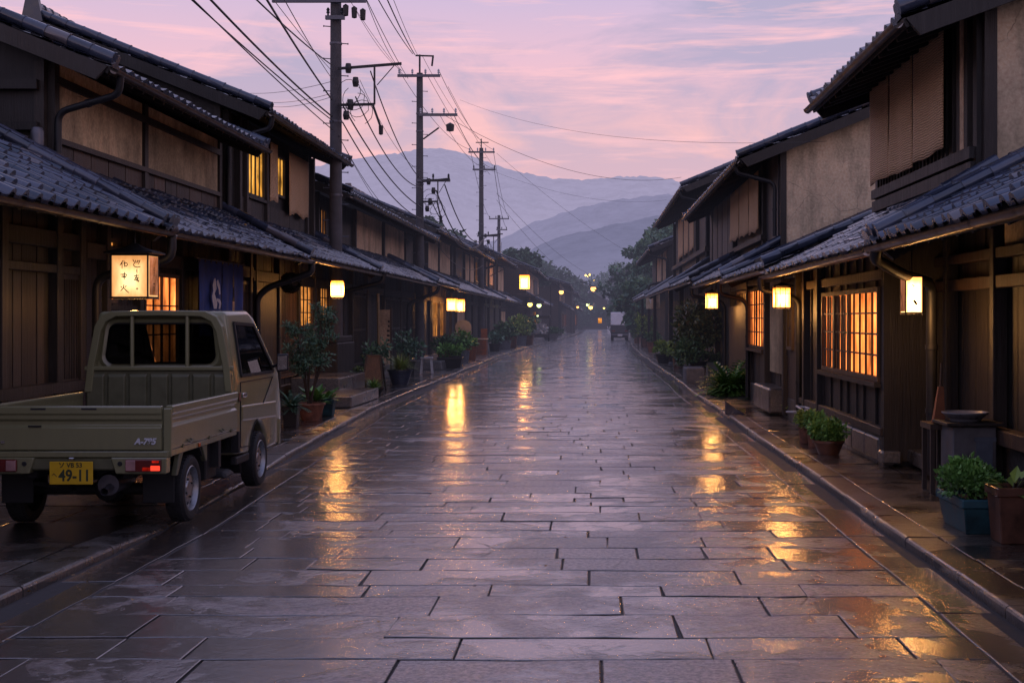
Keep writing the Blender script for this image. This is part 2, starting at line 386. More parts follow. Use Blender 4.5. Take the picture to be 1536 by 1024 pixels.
paving(m, lambda y: kL(y)+.42, lambda y: kR(y)-.36, 2.6, 95, (.26,.54), (.42,1.6), 0.0)
y = 95
paving(m, lambda y: kL(y)+.42, lambda y: kR(y)-.36, 95, 212, (.9,1.4), (2,4), 0.0)
kind(m.build('road', ROAD), 'structure')
# long gutter stones beside the kerbs
m = MB()
for side in (0, 1):
    y = 2.6
    while y < 120:
        L = R(1.1, 2.0)*(1 if y < 50 else 3); g = .008
        if side == 0: a = (kL(y)+.03, kL(y+L)+.03, kL(y)+.40, kL(y+L)+.40)
        else: a = (kR(y)-.345, kR(y+L)-.345, kR(y)-.03, kR(y+L)-.03)
        
        n_ = 6 if y < 40 else 2; jt = lambda: R(-.007, .007)
        rt = [(a[2]+(a[3]-a[2])*k/n_+jt()-.004, y+g+(L-2*g)*k/n_) for k in range(n_+1)]; lf_ = [(a[0]+(a[1]-a[0])*k/n_+jt()+.004, y+g+(L-2*g)*k/n_) for k in range(n_, -1, -1)]
        slab(m, rt+lf_, -.010+R(-.004,.002), R(.004,.009), .02, (.02*(1 if side == 0 else -1), 0))
        y += L
kind(m.build('gutter', GUTTER), 'structure')
# kerb stones
m = MB()
for side in (0, 1):
    y = 2.6
    while y < 170:
        L = R(.9, 1.5)*(1 if y < 40 else 3); g = R(.004,.012); w = .30 if side == 0 else .24; yb = y+L
        if side == 0: x0, x1, x2, x3, h0, h1 = kL(y), kL(yb), kL(y)-w, kL(yb)-w, hL(y), hL(yb)
        else: x0, x1, x2, x3, h0, h1 = kR(y), kR(yb), kR(y)+w, kR(yb)+w, hR(y), hR(yb)
        j = R(-.009, .009); t = R(0,1); s = -1 if side == 0 else 1; c = .022
        prof = lambda xa, xb, yy, h: [(xa, yy, -.06), (xa, yy, h+j-c), (xa+s*c*.35, yy, h+j-c*.35), (xa+s*c, yy, h+j), (xb, yy, h+j), (xb, yy, -.06)]
        A, B = prof(x0, x2, y+g, h0), prof(x1, x3, yb-g, h1)
        for k in range(5): m.quad(A[k], A[k+1], B[k+1], B[k], t)
        m.poly(A, t); m.poly(B, t)
        y = yb
kind(m.build('kerb', KERB), 'structure')
# pavements
def pavement(side, width):
    mb = MB(); y = 2.6; row = 0
    while y < 150:
        row += 1; L = R(.55, 1.25)*(1 if y < 45 else 2.5)
        if side == 'L': a, b, h = kL(y+L/2)-.31-width(y), kL(y+L/2)-.31, hL(y+L/2)
        else: a, b, h = kR(y+L/2)+.25, kR(y+L/2)+.25+width(y), hR(y)
        xs = [a]
        x = (a+R(.5, 1.1))
        while x < b-.3: xs.append(x); x += R(.5, 1.2)
        xs.append(b)
        for c0, c1 in zip(xs, xs[1:]):
            g = .007; st = .3 if y < 25 else 1
            bot = [(p, q+g) for p, q in edge_pts(c0+g, c1-g, y, row, .018, st)]
            top = [(p, q-g) for p, q in edge_pts(c0+g, c1-g, y+L, row+1, .018, st)]
            slab(mb, bot+top[::-1], h-.004+R(-.004, .004), .01, .05, (R(-.006,.006), R(-.006,.006)))
        y += L
    o = kind(mb.build('pavement', PAVE), 'structure')
    u = MB(); ys = [2.6, 9.4, 10.4, 14.4, 15.2, 25, 45, 60, 80, 110, 150]
    for y0, y1 in zip(ys, ys[1:]):
        if side == 'L': u.quad((-9, y0, hL(y0)-.025), (kL(y0)-.28, y0, hL(y0)-.025), (kL(y1)-.28, y1, hL(y1)-.025), (-9, y1, hL(y1)-.025))
        else: u.quad((kR(y0)+.2, y0, .04), (9, y0, .04), (9, y1, .04), (kR(y1)+.2, y1, .04))
    kind(u.build('pavement_bed', JOINT), 'structure')
pavement('L', lambda y: 2.6)
pavement('R', lambda y: 1.9)
# fallen leaves in the left gutter
m = MB()
for i in range(240):
    yy = R(13, 27) if R(0,1) < .75 else R(6, 13); x = kL(yy)+abs(random.gauss(.12, .25)); s = R(.012, .026); a = R(0, 6.28)
    if i % 6 == 0: x = R(-3, 2); yy = R(6, 20)
    z = .012
    c, d = math.cos(a)*s, math.sin(a)*s
    m.quad((x-c, yy-d, z), (x+d*.5, yy-c*.5, z+R(0,.012)), (x+c, yy+d, z), (x-d*.5, yy+c*.5, z+R(0,.008)), R(0,1))
kind(m.build('fallen_leaves', FALLEN), 'stuff')

# ------------------------------------------------------------------ roofs
def prof_s(f): return .5-.5*math.cos(2*math.pi*f) if f > .0 else 0          # single wave of a pantile
def prof_b(f):                                                              # flat pan and round cover tile
    if f < .5: return .10*(1-math.sin(math.pi*f/.5))
    return .12+.88*math.sin(math.pi*(f-.5)/.5)**.55
def tiles(mb, s, u0, z0, u1, z1, y0, y1, per=.28, course=.25, amp=.045, seg=5, prof=prof_s, jit=1.0):
    """courses of lipped tiles on the slope from eave (u0,z0) up to (u1,z1)"""
    dx, dz = u1-u0, z1-z0; L = math.hypot(dx, dz); dx /= L; dz /= L
    nx, nzv = -dz, dx                                                       # normal in the (u, z) plane, pointing up
    if nzv < 0: nx, nzv = -nx, -nzv
    nt = max(1, round((y1-y0)/per)); w = (y1-y0)/nt; nc = max(1, round(L/course)); cl = L/nc
    for c in range(nc):
        for k in range(nt):
            b = len(mb.v); tn = R(0,1); j = random.gauss(0, .0035)*jit; j2 = random.gauss(0, .009)*jit; js = random.gauss(0, .013)*jit
            a0, a1 = c*cl-.02+js, (c+1)*cl+.015+js
            for (sl, off) in ((a0, -.006), (a0, .030+j), (a1, .004+j2)):
                for i in range(seg+1):
                    f = i/seg; h = prof(f)*amp+off+(amp*.0)
                    if off < 0: h = max(0, prof(f)*amp-.012) if amp > .055 else -.004
                    u = u0+dx*sl+nx*h; z = z0+dz*sl+nzv*h+.016*noise.noise(Vector((y0+(k+f)*w*.6, sl*.7, u0)))
                    mb.v.append((s*u, y0+(k+f)*w+(.004 if i == 0 else 0), z))
            n = seg+1
            for r in range(2):
                for i in range(seg):
                    mb.f.append((b+r*n+i, b+r*n+i+1, b+(r+1)*n+i+1, b+(r+1)*n+i)); mb.t.append(tn)
def ridge_run(mb, p, q, r, step=.32, flat=.8, lift=True):
    """half-round cap tiles laid end to end"""
    p, q = Vector(p), Vector(q); L = (q-p).length; n = max(1, round(L/step)); d = (q-p)/n
    for i in range(n):
        a = p+d*i; b = a+d*1.06; j = Vector((0,0,R(-.006,.006))); rr = r*R(.96,1.05)
        mb.tube([a+j, a+d*.03+j, a+d*.12+j, b+j], [rr*1.12, rr*1.12, rr, rr*.98], 9, R(0,1))
def roof_parts(root, s, u0, z0, u1, z1, y0, y1, name, per=.28, course=.25, amp=.045, seg=5, prof=prof_s, mat=None, verge=(1,1), rafters=True, ridge=True, gutter=True, board=W_DARK, jit=1.0, detail=1, back=0.0):
    mb = MB(); tiles(mb, s, u0, z0, u1, z1, y0, y1, per, course, amp, seg, prof, jit)
    if back: tiles(mb, s, 2*u1-u0, z0, u1, z1, y0, y1, per*2, course*2, amp, 2, prof_s, 0)
    o = mb.build(name, mat or TILE, root, smooth=True)
    dx, dz = u1-u0, z1-z0; L = math.hypot(dx, dz); ux, uz = dx/L, dz/L
    pt = lambda d, off, y: (s*(u0+ux*d-uz*off), y, z0+uz*d+ux*off)
    b = MB()                                                               # boarding and rafters under the tiles
    def slab_(d0, d1, o0, o1, ya, yb): b.hexa([pt(d0,o0,ya), pt(d1,o0,ya), pt(d1,o0,yb), pt(d0,o0,yb), pt(d0,o1,ya), pt(d1,o1,ya), pt(d1,o1,yb), pt(d0,o1,yb)])
    slab_(.03, L, -.05, -.012, y0+.01, y1-.01)
    if back:
        q = lambda d, off, y: (s*(2*u1-u0-ux*d+uz*off), y, z0+uz*d+ux*off)
        b.hexa([q(.03,-.05,y0+.01), q(L,-.05,y0+.01), q(L,-.05,y1-.01), q(.03,-.05,y1-.01), q(.03,-.012,y0+.01), q(L,-.012,y0+.01), q(L,-.012,y1-.01), q(.03,-.012,y1-.01)])
    if rafters:
        y = y0+.2
        while y < y1-.1: slab_(.06, min(L, 1.5), -.13, -.052, y, y+.06); y += .42*detail
    slab_(.0, .035, -.10, -.008, y0+.01, y1-.01)
    b.build('eave_boards', board, root)
    for k, y in ((0, y0), (1, y1)):
        if verge[k]:
            v = MB(); yy = y+(.05 if k == 0 else -.05)
            ridge_run(v, pt(.0, .055+amp, yy), pt(L, .055+amp, yy), .075, .30)
            ridge_run(v, pt(.02, .045+amp, yy+(.16 if k == 0 else -.16)), pt(L, .045+amp, yy+(.16 if k == 0 else -.16)), .065, .30); v.build('verge_tiles', mat or TILE, root, smooth=True)
    v = MB()
    if ridge:
        zt = z1+.05
        for r_ in range(3): v.box(s*(u1-.13+.012*r_), s*(u1+.13-.012*r_), y0+.02, y1-.02, zt-.05+.06*r_, zt+.004+.06*r_, .3+.2*r_)
        ridge_run(v, (s*u1, y0, zt+.15), (s*u1, y1, zt+.15), .10, .34)
        for y in (y0-.02, y1+.02): v.hexa([(s*u1-.2,y-.05,z1-.1),(s*u1+.2,y-.05,z1-.1),(s*u1+.2,y+.05,z1-.1),(s*u1-.2,y+.05,z1-.1),(s*u1-.11,y-.05,z1+.34),(s*u1+.11,y-.05,z1+.34),(s*u1+.11,y+.05,z1+.34),(s*u1-.11,y+.05,z1+.34)])
    if v.v: v.build('ridge_tiles', mat or TILE, root, smooth=True)
    for k, y in ((0, y0), (1, y1)):
        if verge[k]:
            vb = MB()
            ya, yb = (y-.025, y+.03) if k == 0 else (y-.03, y+.025)
            vb.hexa([pt(.1,-.22,ya), pt(L,-.22,ya), pt(L,-.22,yb), pt(.1,-.22,yb), pt(.02,-.02,ya), pt(L,-.02,ya), pt(L,-.02,yb), pt(.02,-.02,yb)])
            vb.build('bargeboard', W_POST, root)
    if gutter:
        g = MB(); r = .055; n = 7; c = (s*(u0-.045), z0-.065)
        y = y0+.02; 
        while y < y1-.05:
            y2 = min(y1-.02, y+R(.55,.62)*detail*1.6)
            for (rr, a, bb) in ((r, y, y2), (r+.007, y2-.05, y2-.005)):
                base = len(g.v); tn = R(0,1)
                for yy in (a, bb):
                    for k in range(n+1):
                        an = math.pi+math.pi*k/n; g.v.append((c[0]+rr*math.cos(an), yy, c[1]+rr*math.sin(an)+.02))
                for k in range(n): g.f.append((base+k, base+k+1, base+n+2+k, base+n+1+k)); g.t.append(tn)
            y = y2
        g.build('gutter_pipe', COPPER, root, smooth='all')
    return o

# ------------------------------------------------------------------ walls
def planks(mb, s, u, y0, y1, z0, z1, w=.16, th=.025, gap=.011, jit=.008, batten=False):
    """vertical boards; outer face at u (towards the street)"""
    y = y0
    while y < y1-.01:
        ww = min(w*R(.75, 1.25), y1-y); j = R(0, jit)
        mb.box(s*(u+j), s*(u+j+th), y+gap/2, y+ww-gap/2, z0, z1)
        if batten: mb.box(s*(u-.02), s*(u+j), y-.014, y+.014, z0, z1)
        y += ww
def shell(root, s, u0, u1, y0, y1, z0, z1, mat=W_DARK, name='wall', skip_front=False):
    mb = MB(); th = .08
    if not skip_front: mb.box(s*u0, s*(u0+th), y0, y1, z0, z1)
    mb.box(s*(u1-th), s*u1, y0, y1, z0, z1)
    mb.box(s*(u0+th), s*(u1-th), y0, y0+th, z0, z1-.02); mb.box(s*(u0+th), s*(u1-th), y1-th, y1, z0, z1-.02)
    return mb.build(name, mat, root)
def gable(root, s, u0, ur, zbase, ze, zr, y, mat, th=.06, name='gable_wall', frame=True):
    """five-sided end wall under the roof slope, facing the camera side"""
    mb = MB(); P = [(s*u0, zbase), (s*u0, ze), (s*ur, zr), (s*(2*ur-u0), ze), (s*(2*ur-u0), zbase)]
    mb.prism([(p[0], p[1]) for p in P], y, y+th); o = mb.build(name, mat, root)
    if frame:
        f = MB(); f.box(s*(u0-.015), s*(u0+.11), y-.03, y+th+.01, zbase, ze-.03)
        f.build('corner_post', W_POST, root)
    return o
def window(root, s, u, y0, y1, z0, z1, nx, nz, glow, slats=0, frame=W_BROWN, deep=.05, mid=True, sill=True):
    f = MB(); fr = .055
    f.box(s*(u-deep), s*(u+.02), y0, y0+fr, z0+fr, z1-fr); f.box(s*(u-deep), s*(u+.02), y1-fr, y1, z0+fr, z1-fr)
    f.box(s*(u-deep), s*(u+.02), y0, y1, z0, z0+fr); f.box(s*(u-deep), s*(u+.02), y0, y1, z1-fr, z1)
    if sill: f.box(s*(u-deep-.05), s*(u+.01), y0-.06, y1+.06, z0-.06, z0-.003)
    o = f.build('window', frame, root)
    g = MB(); g.box(s*(u+.003), s*(u+.012), y0+fr, y1-fr, z0+fr, z1-fr, .5); g.build('pane', glow, o)
    b = MB(); du = u-.022
    a0, a1, c0, c1 = y0+fr, y1-fr, z0+fr, z1-fr
    for i in range(1, nx):
        y = a0+(a1-a0)*i/nx; w = .028 if (mid and i*2 == nx) else .011
        b.box(s*(du-.012), s*(du+.012), y-w, y+w, c0, c1)
    for i in range(1, nz):
        z = c0+(c1-c0)*i/nz; b.box(s*(du-.009), s*(du+.009), a0, a1, z-.010, z+.010)
    for i in range(slats):
        y = a0+(a1-a0)*(i+.5)/slats; b.box(s*(du+.013), s*(du+.021), y-.022, y+.022, c0, c1)
    b.build('muntins', frame, o)
    return o
def lattice(root, s, u, y0, y1, z0, z1, pitch=.075, w=.032, mat=W_LATT, rails=3):
    mb = MB(); y = y0+pitch/2
    while y < y1: mb.box(s*(u-.03), s*(u+.005), y-w/2, y+w/2, z0, z1); y += pitch
    for k in range(rails):
        z = z0+(z1-z0)*k/(rails-1) if rails > 1 else z0
        mb.box(s*(u-.036), s*(u-.004), y0, y1, z-.03, z+.03)
    return mb.build('lattice', mat, root)
def post(mb, s, u, y, z0, z1, w=.13, d=.10): mb.box(s*(u-d), s*(u+.04), y-w/2, y+w/2, z0, z1)
def beam(mb, s, u, y0, y1, z, h=.14, d=.08): mb.box(s*(u-d), s*(u+.03), y0, y1, z-h/2, z+h/2)
def pipe(root, pts, r=.045, name='downpipe', mat=None):
    P = [Vector(p) for p in pts]; out = [P[0]]
    for a, b, c in zip(P, P[1:], P[2:]):
        d1, d2 = (a-b), (c-b); e = min(.14, d1.length*.4, d2.length*.4)
        p, q = b+d1.normalized()*e, b+d2.normalized()*e
        for k in range(5):
            t = k/4; out.append((p*(1-t)+b*t)*(1-t)+(b*(1-t)+q*t)*t)
    out.append(P[-1])
    mb = MB(); mb.tube(out, r, 10)
    for a, b in zip(P, P[1:]):
        L = (b-a).length
        if L > .8:
            for k in range(1, int(L/.8)+1):
                c = a+(b-a)*(k/(int(L/.8)+1)); d = (b-a).normalized(); mb.tube([c-d*.025, c+d*.025], r*1.18, 10)
    return mb.build(name, mat or BLACKP, root, smooth=True)
# ------------------------------------------------------------------ houses; s = -1 left row, +1 right row
def house(s, u, y0, y1, label):
    return thing('wooden_house', label, 'house', (s*u, (y0+y1)/2, 0), 'old wooden houses lining the street')
def facade(root, s, uf, y0, y1, zt, base=.35, mat=W_DARK, w=.16, ub=9.0, batten=False, gapend=True):
    b = MB(); b.box(s*(uf-.05), s*(uf+.12), y0+.02, y1-.02, -.05, base); b.build('stone_base', STONE, root, bevel=.012)
    p = MB(); planks(p, s, uf, y0, y1, base+.002, zt, w, .04, .011, .014, batten); p.build('plank_wall', mat, root)
    shell(root, s, uf+.06, ub, y0+.02, y1-.02, -.05, zt)
def frame_posts(root, s, uf, ys, z0, z1, beams=(), y0=None, y1=None, w=.14):
    for y in ys: m = MB(); post(m, s, uf, y, z0, z1, w); m.build('post', W_POST, root, bevel=.008)
    for z, h in beams: m = MB(); beam(m, s, uf, y0, y1, z, h, .085); m.build('beam', W_POST, root, bevel=.008)
def panel(root, s, u, y0, y1, z0, z1, mat, name='plaster_panel'):
    m = MB(); m.box(s*(u-.03), s*(u+.02), y0, y1, z0, z1); return m.build(name, mat, root)

# ---- left row -------------------------------------------------------
s = -1
h = house(s, 6.3, 6, 16.2, 'near single storey house with coarse barrel tiles behind the parked truck')
facade(h, s, 6.3, -4, 16.1, 3.3, .86, W_DARK, .19)
roof_parts(h, s, 5.2, 2.80, 9.6, 5.1, -4, 16.15, 'roof', .29, .27, .075, 8, prof_b, TILE2, verge=(0,1), jit=1.6)
frame_posts(h, s, 6.3, [13.9, 15.35, 17.0-.95], .8, 3.2, [(2.62,.2),(2.28,.10)], -4, 16.1, .16)
lattice(h, s, 6.27, 15.45, 15.98, .95, 2.2, .052, .026, W_DARK, 2)
m = MB(); beam(m, s, 6.27, -4, 16.1, .9, .12, .12); m.build('sill_beam', W_POST, h)

h = house(s, 6.3, 16.2, 24.2, 'low two storey house with ochre plaster panels above the navy shop curtain')
facade(h, s, 6.3, 16.2, 24.2, 3.4, .4, W_DARK, .2)
roof_parts(h, s, 5.2, 2.80, 6.85, 3.68, 16.2, 24.2, 'lower_roof', .27, .25, .05, 6, prof_s, TILE, verge=(1,0), ridge=False)
roof_parts(h, s, 5.9, 4.80, 10.6, 6.68, 16.1, 23.9, 'upper_roof', .27, .26, .05, 5, prof_s, TILE, verge=(1,1), back=1)
shell(h, s, 6.86, 14, 16.5, 24.2, 3.3, 4.86, W_DARK, 'upper_wall'); gable(h, s, 6.86, 10.6, 3.3, 4.95, 6.5, 16.45, W_DARK)
for a, b in ((16.78,19.85),(20.1,23.85)): panel(h, s, 6.82, a, b, 3.98, 4.95, PLASTER)
m = MB(); planks(m, s, 6.80, 16.6, 23.9, 3.6, 3.95, .62, .03, .03, .004); m.build('skirt_boards', W_BROWN, h)
for y in (16.62, 19.98, 23.98): m = MB(); post(m, s, 6.82, y, 3.6, 4.95, .15, .06); m.build('post', W_POST, h)
for z, hh in ((3.96,.07),(4.72,.10)): m = MB(); beam(m, s, 6.80, 16.6, 24, z, hh, .055); m.build('beam', W_POST, h)
frame_posts(h, s, 6.3, [16.9, 18.15, 20.0, 22.55, 24.0], .35, 3.1, [(2.55,.2)], 16.2, 24.2)
window(h, s, 6.28, 18.35, 19.9, 1.0, 2.36, 4, 3, GLOW_WIN, 0)
window(h, s, 6.28, 16.98, 17.3, 2.35, 2.75, 1, 1, GLOW_WIN2, 0, sill=False); window(h, s, 6.28, 17.0, 17.3, 1.9, 2.1, 1, 1, GLOW_WIN, 0, sill=False)
lattice(h, s, 6.28, 17.0, 18.1, .5, 1.85, .06, .03, W_DARK)
panel(h, s, 6.27, 22.7, 23.5, 1.35, 2.0, TAN, 'notice_board')
lattice(h, s, 6.28, 23.55, 23.95, .5, 2.35, .07, .03)
pipe(h, [(-5.16,16.15,2.72),(-5.16,16.15,2.45),(-6.1,16.2,2.2),(-6.1,16.2,.1)], .055)
pipe(h, [(-5.86,16.35,4.72),(-5.9,16.4,4.50),(-6.72,16.55,4.3),(-6.72,16.55,3.55)], .045)
m = MB(); c = at(56, 212, 16.3); m.lathe([(.0,-.17),(.075,-.17),(.08,-.05),(.08,.12),(.06,.17),(0,.17)], c, 12); m.build('electric_meter', STEEL, h, smooth=True)
m = MB(); m.bar((-6.9,16.38,4.1),(-11,16.38,4.1),.1,.1); m.build('gable_rail', W_POST, h); m = MB(); m.bar((-6.9,16.38,4.62),(-11,16.38,4.62),.1,.12); m.build('gable_rail', W_POST, h)

h = house(s, 6.3, 24.2, 32.3, 'taller two storey house with glowing upstairs windows and a bamboo blind')
facade(h, s, 6.3, 24.2, 32.3, 3.4, .35, W_DARK, .18)
roof_parts(h, s, 5.2, 2.84, 6.85, 3.70, 24.2, 32.3, 'lower_roof', .27, .25, .05, 5, prof_s, TILE, verge=(1,1), ridge=False)
roof_parts(h, s, 5.9, 5.50, 10.2, 7.22, 24.0, 32.1, 'upper_roof', .27, .28, .05, 5, prof_s, TILE, verge=(1,1), back=1)
shell(h, s, 6.86, 13.5, 24.3, 32.2, 3.3, 5.62, W_DARK, 'upper_wall'); gable(h, s, 6.86, 10.2, 3.3, 5.66, 7.05, 24.25, W_DARK); gable(h, s, 6.86, 10.2, 3.3, 5.66, 7.05, 32.15, W_DARK, frame=False)
window(h, s, 6.84, 25.95, 27.35, 4.15, 5.3, 4, 1, GLOW_UP, 0, W_POST)
window(h, s, 6.84, 28.05, 29.15, 4.35, 5.25, 3, 1, GLOW_UP, 0, W_POST, sill=False)
m = MB(); planks(m, s, 6.80, 25.4, 31.2, 3.72, 4.08, .9, .05, .012); m.build('skirt_boards', W_POST, h)
frame_posts(h, s, 6.84, [24.5, 25.3, 25.8, 27.42, 31.3, 32.0], 3.6, 5.6)
frame_posts(h, s, 6.3, [24.4, 26.2, 27.95, 29.6, 32.1], .3, 3.1, [(2.5,.2)], 24.2, 32.3)
lattice(h, s, 6.28, 26.3, 27.9, .55, 2.35, .085, .03, W_LATT, 2); panel(h, s, 6.295, 26.2, 27.9, .5, 2.35, TAN, 'backing_board')
panel(h, s, 6.28, 24.6, 26.1, .6, 2.3, W_BROWN, 'side_door')
window(h, s, 6.28, 30.2, 31.2, 1.62, 2.5, 3, 3, GLOW_WIN2, 0)
window(h, s, 6.28, 28.1, 29.4, 1.5, 2.45, 3, 3, GLOW_WIN2, 0)
m = MB(); m.box(-5.75, -6.3, 29.75, 31.9, .1, 1.15); m.box(-5.8, -6.3, 29.9, 31.9, 1.15, 1.3); m.build('porch_panel', W_DARK, h, bevel=.02)
pipe(h, [(-5.16,24.25,2.76),(-5.16,24.25,2.55),(-5.95,24.2,2.28),(-6.15,24.2,2.1),(-6.15,24.2,.1)], .06)
pipe(h, [(-5.86,24.1,5.4),(-5.9,24.15,5.2),(-6.7,24.25,5.0),(-6.7,24.25,3.6)], .05)

h = house(s, 6.3, 32.3, 51, 'long dark two storey house behind the second utility pole with tan shutters upstairs')
facade(h, s, 6.3, 32.3, 51, 3.4, .3, W_DARK, .22)
roof_parts(h, s, 5.2, 2.86, 6.85, 3.72, 32.3, 44, 'lower_roof', .28, .28, .05, 4, prof_s, TILE, verge=(1,1), ridge=False)
roof_parts(h, s, 5.15, 2.92, 6.85, 3.74, 44, 51, 'lower_roof', .28, .28, .05, 4, prof_s, TILE, verge=(1,1), ridge=False)
roof_parts(h, s, 5.9, 4.75, 9.6, 6.25, 32.1, 50.8, 'upper_roof', .28, .30, .05, 4, prof_s, TILE, verge=(1,1), back=1, detail=1.5)
shell(h, s, 6.86, 12.5, 32.4, 51, 3.3, 4.85, W_DARK, 'upper_wall'); gable(h, s, 6.86, 9.6, 3.3, 4.9, 6.05, 32.35, W_DARK)
for a, b in ((37.9,40.1),(40.25,42.6),(43.2,47.7)): panel(h, s, 6.83, a, b, 3.74, 4.85, TAN, 'shutter')
frame_posts(h, s, 6.84, [32.6, 34.5, 37.7, 42.9, 47.9, 50.7], 3.6, 4.85)
window(h, s, 6.84, 33.0, 33.7, 3.8, 4.5, 2, 1, GLOW_WIN2, 3, W_POST)
frame_posts(h, s, 6.3, [32.5, 34.2, 36.5, 39.5, 43, 47, 50.8], .3, 3.1, [(2.5,.2)], 32.3, 51)
for a, b in ((34.4, 36.3),(39.7,42.8),(43.2,46.8)): lattice(h, s, 6.27, a, b, .5, 2.3, .1, .04, W_DARK)
pipe(h, [(-5.1,44,2.84),(-5.15,44,2.6),(-6.1,43.8,2.2),(-6.15,43.8,.1)], .06); pipe(h, [(-5.1,32.4,2.84),(-5.15,32.4,2.6),(-6.15,32.4,2.35),(-6.15,32.4,.1)], .06)

h = house(s, 6.3, 51, 65, 'two storey house with square paper lanterns at its door and a tall ridge end tile')
facade(h, s, 6.3, 51, 65, 3.4, .3, W_DARK, .25)
roof_parts(h, s, 5.2, 2.86, 6.85, 3.72, 51, 65, 'lower_roof', .3, .3, .05, 4, prof_s, TILE, verge=(1,1), ridge=False, detail=1.5)
roof_parts(h, s, 5.9, 5.15, 9.4, 6.6, 50.8, 65, 'upper_roof', .3, .32, .05, 4, prof_s, TILE, verge=(1,1), back=1, detail=1.5)
shell(h, s, 6.86, 12.5, 51.1, 65, 3.3, 5.3, W_DARK, 'upper_wall'); gable(h, s, 6.86, 9.4, 3.3, 5.3, 6.4, 51.05, W_DARK)
for a, b in ((54.6,58.2),(58.7,63.2)): panel(h, s, 6.83, a, b, 3.8, 5.2, TAN, 'shutter')
frame_posts(h, s, 6.84, [51.3, 54.3, 58.45, 63.5], 3.6, 5.25); frame_posts(h, s, 6.3, [51.3, 56, 58.5, 60.7, 64.8], .3, 3.1, [(2.5,.2)], 51, 65)
window(h, s, 6.27, 51.5, 53.6, .95, 2.4, 5, 2, GLOW_WIN2, 5); window(h, s, 6.27, 53.9, 55.8, .95, 2.4, 5, 2, GLOW_WIN2, 5)
panel(h, s, 6.26, 60.9, 64.5, .5, 2.2, TAN, 'door_screen')

h = house(s, 6.3, 65, 80, 'two storey house with an amber shutter beside the third utility pole')
facade(h, s, 6.3, 65, 80, 3.4, .3, W_DARK, .3)
roof_parts(h, s, 5.2, 2.86, 6.85, 3.72, 65, 80, 'lower_roof', .32, .32, .05, 3, prof_s, TILE, verge=(1,1), ridge=False, detail=2)
roof_parts(h, s, 5.85, 5.2, 9.2, 6.6, 64.9, 79.8, 'upper_roof', .32, .34, .05, 3, prof_s, TILE, verge=(1,1), back=1, detail=2)
shell(h, s, 6.86, 12, 65.1, 80, 3.3, 5.35, W_DARK, 'upper_wall'); gable(h, s, 6.86, 9.2, 3.3, 5.35, 6.4, 65.05, W_DARK)
panel(h, s, 6.83, 70.6, 76, 3.8, 5.2, TAN, 'shutter'); window(h, s, 6.84, 77.2, 78.4, 3.9, 5.1, 2, 1, GLOW_WIN2, 0, W_POST)
frame_posts(h, s, 6.84, [65.4, 70.3, 73.2, 76.3, 79.6], 3.6, 5.3); frame_posts(h, s, 6.3, [65.3, 69, 73, 77, 79.8], .3, 3.1, [(2.5,.2)], 65, 80)
panel(h, s, 6.26, 74.5, 76.5, .6, 2.4, WHITE, 'door_curtain')
pipe(h, [(-5.8,79.7,5.1),(-5.85,79.7,4.9),(-6.7,79.7,4.7),(-6.7,79.7,3.6)], .06)

h = house(s, 6.3, 80, 98, 'two storey house with mauve plaster front behind the tall hanging lantern')
facade(h, s, 6.3, 80, 98, 3.4, .3, W_DARK, .3)
roof_parts(h, s, 5.2, 2.86, 6.6, 3.62, 80, 98, 'lower_roof', .35, .35, .05, 3, prof_s, TILE, verge=(1,1), ridge=False, detail=2)
roof_parts(h, s, 5.5, 5.5, 9.2, 7.0, 80, 98, 'upper_roof', .35, .36, .05, 3, prof_s, TILE, verge=(1,1), back=1, detail=2)
shell(h, s, 6.56, 12, 80.1, 98, 3.3, 5.6, W_DARK, 'upper_wall'); gable(h, s, 6.56, 9.2, 3.3, 5.6, 6.8, 80.05, TAN)
panel(h, s, 6.53, 83.5, 87, 3.9, 5.3, TAN, 'shutter'); panel(h, s, 6.53, 91, 97.2, 3.7, 5.4, TAN, 'plaster_panel')
frame_posts(h, s, 6.54, [80.4, 83.2, 87.3, 90.7, 97.5], 3.6, 5.5); frame_posts(h, s, 6.3, [80.3, 85, 90, 97.5], .3, 3.1, [(2.5,.2)], 80, 98)
panel(h, s, 6.26, 91, 95, .8, 2.2, TAN, 'door_screen')

h = house(s, 4.6, 99, 122, 'hazy house with a step forward from the row where the street narrows')
facade(h, s, 4.6, 99, 122, 3.4, .3, W_DARK, .4)
roof_parts(h, s, 3.6, 2.9, 4.9, 3.6, 99, 122, 'lower_roof', .4, .4, .05, 3, prof_s, TILE, verge=(1,1), ridge=False, detail=3)
roof_parts(h, s, 4.0, 5.3, 8, 6.9, 99, 122, 'upper_roof', .4, .4, .05, 3, prof_s, TILE, verge=(1,1), back=1, detail=3)
shell(h, s, 4.9, 11, 99.1, 122, 3.3, 5.4, TAN, 'upper_wall'); gable(h, s, 4.9, 8, 0, 5.4, 6.7, 99.05, W_BROWN)
window(h, s, 4.56, 104, 108, 1, 2.3, 4, 2, GLOW_WIN2); panel(h, s, 4.86, 111, 118, 3.8, 5, W_DARK, 'shutter')

